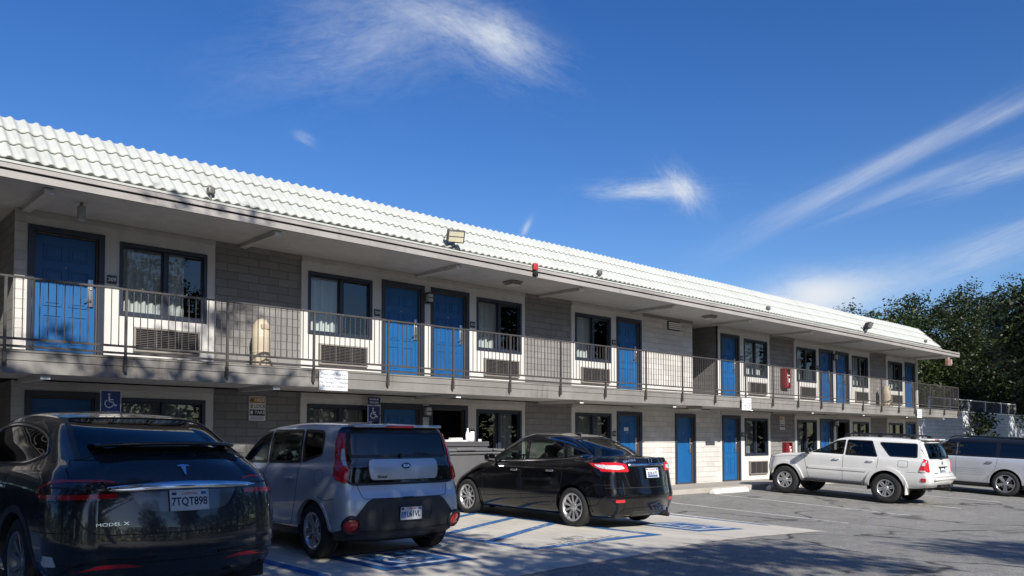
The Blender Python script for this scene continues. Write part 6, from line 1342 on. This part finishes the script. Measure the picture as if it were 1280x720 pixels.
# overhanging spray in front of the wall belongs to the big tree; a creeper grows on the wall itself
t = thing('creeper', 'dark creeper growing up the white wall behind the wagon', 'climbing plant', (52.3, 16.2, -.05))
rng = np.random.default_rng(5); cl = [(52.3 + rng.normal() * .75, 16.15 + rng.uniform(-.35, .1), .6 + 2.5 * rng.random()) for _ in range(46)]; leaf_object('foliage', make_leaves(cl, 26, .42, .2, rng), M_leaf, t)
mb = MB(); [mb.tube([(52.3, 16.3, -.1), (52.3 + rng.normal() * .3, 16.3, 1.2), c], [.04, .03, .01], 5) for c in cl[:12]]; mb.build('stem', M_bark, t)
# white wall with lattice
w = thing('boundary_wall', 'white painted board wall with a lattice top behind the parked wagon', 'wall', (39, 16.6, -.03))
def board_mat():
    m, nt, b, out = new_mat('white_boards'); tc = nt.node('ShaderNodeTexCoord').outputs['Object']; sp = nt.node('ShaderNodeSeparateXYZ', {0: tc}).outputs
    v = nt.node('ShaderNodeCombineXYZ', {0: sp[0], 1: sp[2]}).outputs[0]
    br = nt.node('ShaderNodeTexBrick', {'Vector': v, 'Scale': 1.0, 'Mortar Size': .007, 'Brick Width': 1.6, 'Row Height': .2, 'Color1': (.50, .53, .56, 1), 'Color2': (.58, .61, .64, 1), 'Mortar': (.25, .27, .29, 1)})
    n = nt.noise(tc, 2.5, 6, .65); c = nt.mixc(.6, br.outputs[0], nt.mixc(1.0, br.outputs[0], nt.ramp(n, [(.3, (.7, .7, .72)), (.7, (1.1, 1.1, 1.1))]), 'MULTIPLY')); nt.put(b.inputs['Base Color'], c); b.inputs['Roughness'].default_value = .85
    nt.put(b.inputs['Normal'], nt.node('ShaderNodeBump', {'Strength': .6, 'Distance': .02, 'Height': nt.math('SUBTRACT', 1.0, br.outputs['Fac'])}).outputs[0]); return m
mb = MB(); mb.box(39.2, 110, 16.6, 16.8, -.3, 3.0); mb.build('wall_face', board_mat(), w)
mb = MB(); mb.box(39.2, 110, 16.56, 16.84, 3.0, 3.06); mb.build('wall_cap', M_white, w)
mb = MB(); 
for k in range(int(14 / .16)):
    x = 46 + k * .16
    for s in (1, -1):
        T = Matrix.Translation((x, 16.68 + s * .008, 3.38)) @ Matrix.Rotation(s * R(45), 4, 'Y'); mb.box(-.45, .45, -.006, .006, -.014, .014, 0, T)
mb.build('lattice_panel', mat('grey_lattice', (.12, .12, .125), .8), w)
mb = MB(); mb.box(45.8, 60.4, 16.64, 16.72, 3.70, 3.75); mb.build('lattice_rail', M_white, w)
for x in (45.8, 48.7, 51.6, 54.5, 57.4, 60.3): mb = MB(); mb.box(x - .05, x + .05, 16.63, 16.73, 3.06, 3.78); mb.build('lattice_post', M_white, w)
# shade trees over and behind the photographer
SUNV = np.array((-.34, -1.0, .64))
def up_sun(p, k): return tuple(np.array(p) + k * SUNV)
bl = [(up_sun((-1.5, 8, 0), 10), 3.0, 1.8), (up_sun((-2.0, 14.5, 1.9), 12), 2.9, 2.0), (up_sun((2.4, 8.3, .9), 9.5), 2.5, 1.7), (up_sun((5.2, 8.4, .9), 10), 2.2, 1.5), (up_sun((7.0, 5.6, .0), 10.5), 2.0, 1.3), (up_sun((2.6, 5.5, .3), 10.5), 2.6, 1.6), (up_sun((9.0, 5.2, .0), 11), 1.5, 1.0), (up_sun((3.2, 12.9, 1.5), 12.5), 2.2, 1.25), (up_sun((6.0, 12.9, 1.4), 12.5), 2.0, 1.15), (up_sun((5.6, 12.9, 4.85), 12), 1.0, .38), (up_sun((6.2, 10.6, 0.4), 10), 1.1, .8), (up_sun((3.5, 14.5, 2.9), 12), .3, .2), (up_sun((5.6, 14.5, 3.0), 12), .4, .2)]  # leftmost clumps added to shade ground and wall mirrored by the near car
tree('broad leafy shade tree arching over the photographer', (-2.6, -5.2, .0), bl, 1350, 34, .50, .205, M_leaf3, 77, .26, out_of_view, 'tree', 'shade trees behind the photographer', .25, 60)
bl = [(up_sun((12.0, 3.1, -.1), 10.5), 1.15, .8), (up_sun((13.6, 2.8, -.1), 11.5), 1.6, 1.2), (up_sun((12.5, 1.2, -.1), 11), 1.3, 1.0)]
tree('leafy shade tree at the right behind the photographer', (8.0, -9.5, -.2), bl, 230, 28, .5, .17, M_leaf3, 78, .24, out_of_view, 'tree', 'shade trees behind the photographer', .25, 40)
for i, (x, y, zt, r_, lb) in enumerate([(-14, -16, 9, 3.6, 'round dark tree far behind the photographer on the left'), (3, -24, 11, 4.2, 'large dark tree straight behind the photographer'), (19, -27, 17.5, 6.2, 'wide dark tree across the lot behind the photographer'), (-8.5, 5, 10, 4.2, 'added dark tree left of the lot that blocks sky light'), (12.5, -15, 11.5, 3.4, 'tall dark tree across the lot facing the motel'), (-5.2, -1.2, 10, 3.3, 'added dark tree for shade at the photographer left shoulder'), (-10, -3, 10, 3.6, 'added dark tree for shade farther left of the photographer')]):  # trees close on the left are added, unseen, to darken that side
    zc = zt - r_; tree(lb, (x, y, -.1), [((x, y, zc), r_, r_), ((x + 2, y - 1, zc - 2), r_ * .8, r_ * .7), ((x - 2, y + 1, zc - 2.2), r_ * .8, r_ * .7)], 260, 40, .7, .30, M_leaf, 90 + i, .3, None, 'tree', 'trees round the far side of the lot', .45)

rng = np.random.default_rng(99); cl = []  # unseen tree belt added to block the bright horizon in glass reflections
for a in np.linspace(R(105), R(366), 300):
    rr = 46 + 9 * math.sin(a * 5) + rng.uniform(-3, 3); h = 6.5 + (5.5 if math.cos(a) > .35 else 0) + 2.2 * math.sin(a * 11) + 1.5 * math.sin(a * 23)
    for z in np.arange(.6, h, 1.1): cl.append((rr * math.cos(a) + 4 + rng.uniform(-1, 1), rr * math.sin(a) - 2 + rng.uniform(-1, 1), z))
o = leaf_object('added_tree_belt', make_leaves(cl, 40, 1.4, .62, rng), M_leaf, None); tag(o, 'added belt of dark trees behind the photographer that dims reflections', 'woods', None, 'stuff')

# ================================================================== sky and sun
EL = math.atan2(.64, math.hypot(.34, 1.0)); AZ = math.atan2(-.34, -1.0)
world = bpy.data.worlds.new('World'); scene.world = world; world.use_nodes = True
nt = NT(world.node_tree); nt.n.clear()
wo = nt.node('ShaderNodeOutputWorld'); bg = nt.node('ShaderNodeBackground'); nt.l.new(bg.outputs[0], wo.inputs[0])
sky = nt.node('ShaderNodeTexSky', sky_type='NISHITA'); sky.sun_disc = False; sky.sun_elevation = EL; sky.sun_rotation = AZ % (2 * PI); sky.altitude = 50; sky.air_density = 1.0; sky.dust_density = .35; sky.ozone_density = 2.6
D = nt.node('ShaderNodeTexCoord').outputs['Generated']
def vdot(a, v): return nt.node('ShaderNodeVectorMath', {0: a, 1: tuple(v)}, operation='DOT_PRODUCT').outputs['Value']
skyc = nt.node('ShaderNodeHueSaturation', {'Hue': .515, 'Saturation': SKY_SAT, 'Value': 1.08, 'Color': sky.outputs[0]}).outputs[0]
col = skyc
def cloud(px, py, ang, su, sv, fu, fv, amt, thr=(.45, .75), seed=0.0, dist=.6, sharp=1.0):
    global col
    c = Vector(img_ray(px, py)).normalized(); rt = c.cross(Vector((0, 0, 1))).normalized(); up = rt.cross(c); a = R(ang)
    U = rt * math.cos(a) + up * math.sin(a); W = up * math.cos(a) - rt * math.sin(a)
    dc = nt.math('MAXIMUM', vdot(D, c), .02); u = nt.math('DIVIDE', vdot(D, U), dc); v = nt.math('DIVIDE', vdot(D, W), dc)
    P = nt.node('ShaderNodeCombineXYZ', {0: nt.math('MULTIPLY', u, fu * 1.5), 1: nt.math('MULTIPLY', v, fv * 2.0), 2: seed}).outputs[0]
    n0 = nt.noise(P, 1.0, 10, .66, dist); n1 = nt.noise(P, 4.5, 8, .7, 1.4); n = nt.math('ADD', nt.math('MULTIPLY', n0, .68), nt.math('MULTIPLY', n1, .32))
    uu = nt.math('DIVIDE', u, su / 1017); vv = nt.math('DIVIDE', v, sv / 1017)
    wob = nt.math('MULTIPLY', nt.math('SUBTRACT', nt.noise(P, .45, 3, .5), .5), 1.6)
    r2 = nt.math('ADD', nt.math('POWER', nt.math('ABSOLUTE', nt.math('ADD', uu, wob)), 2.0), nt.math('POWER', nt.math('ABSOLUTE', nt.math('ADD', vv, wob)), 2.0))
    fall = nt.math('POWER', 2.718, nt.math('MULTIPLY', r2, -1.0 * sharp))
    dens = nt.ramp(nt.math('ADD', nt.math('MULTIPLY', n, .95), nt.math('MULTIPLY', fall, .20)), [(thr[0], (0, 0, 0)), (thr[1], (1, 1, 1))])
    k = nt.math('MULTIPLY', nt.math('MULTIPLY', dens, fall), amt, True)
    col = nt.mixc(k, col, CLOUD)
CLOUD = (6.4, 6.8, 7.3)
cloud(590, 45, -20, 100, 34, 6, 14, .8, (.47, .84), 1.3); cloud(470, 45, 12, 130, 55, 5, 12, .42, (.45, .85), 4.1); cloud(640, 48, -28, 45, 22, 9, 20, .8, (.42, .75), 7.7)
cloud(812, 238, -2, 62, 13, 9, 30, .70, (.44, .74), 2.2, 1.1); cloud(852, 236, -52, 30, 15, 12, 26, .80, (.42, .72), 9.2, 1.2); cloud(381, 173, -25, 15, 6, 26, 50, .32, (.46, .78), 5.5, 1.2); cloud(657, 286, 60, 14, 4, 22, 40, .45, (.38, .7), 3.9)
cloud(1160, 183, 23, 150, 9, 4, 40, .24, (.38, .78), 6.1); cloud(1262, 140, 20, 60, 7, 6, 46, .36, (.38, .78), 6.9); cloud(1080, 222, 24, 120, 12, 4, 40, .30, (.40, .74), 16.9); cloud(1130, 236, 16, 90, 10, 5, 40, .26, (.38, .74), 8.8); cloud(1250, 212, 8, 70, 14, 6, 36, .42, (.40, .74), 12.1)
cloud(1025, 368, 3, 66, 24, 7, 12, 1.0, (.26, .58), 10.4, .3); cloud(1225, 318, 16, 110, 18, 5, 30, .42, (.38, .78), 11.7); cloud(1010, 252, 22, 110, 16, 5, 30, .22, (.38, .8), 13.3)
nt.l.new(col, bg.inputs[0]); bg.inputs[1].default_value = SKY_STR
sl = bpy.data.lights.new('sun', 'SUN'); sl.energy = SUN_STR; sl.angle = R(.53); sl.color = (1.0, .945, .86); so = bpy.data.objects.new('sun', sl); COL.objects.link(so)
so.location = (-20, -60, 45); so.rotation_euler = Vector((.34, 1.0, -.64)).to_track_quat('-Z', 'Y').to_euler()
vs_ = scene.view_settings; scene.display_settings.display_device = 'sRGB'; vs_.view_transform = 'Standard'; vs_.look = 'None'; vs_.exposure = EXPO; vs_.gamma = 1; vs_.use_curve_mapping = False
scene.cycles.max_bounces = 8; scene.cycles.transparent_max_bounces = 12; scene.cycles.use_denoising = True; scene.cycles.caustics_reflective = False; scene.cycles.caustics_refractive = False
scene.cycles.sample_clamp_indirect = 6
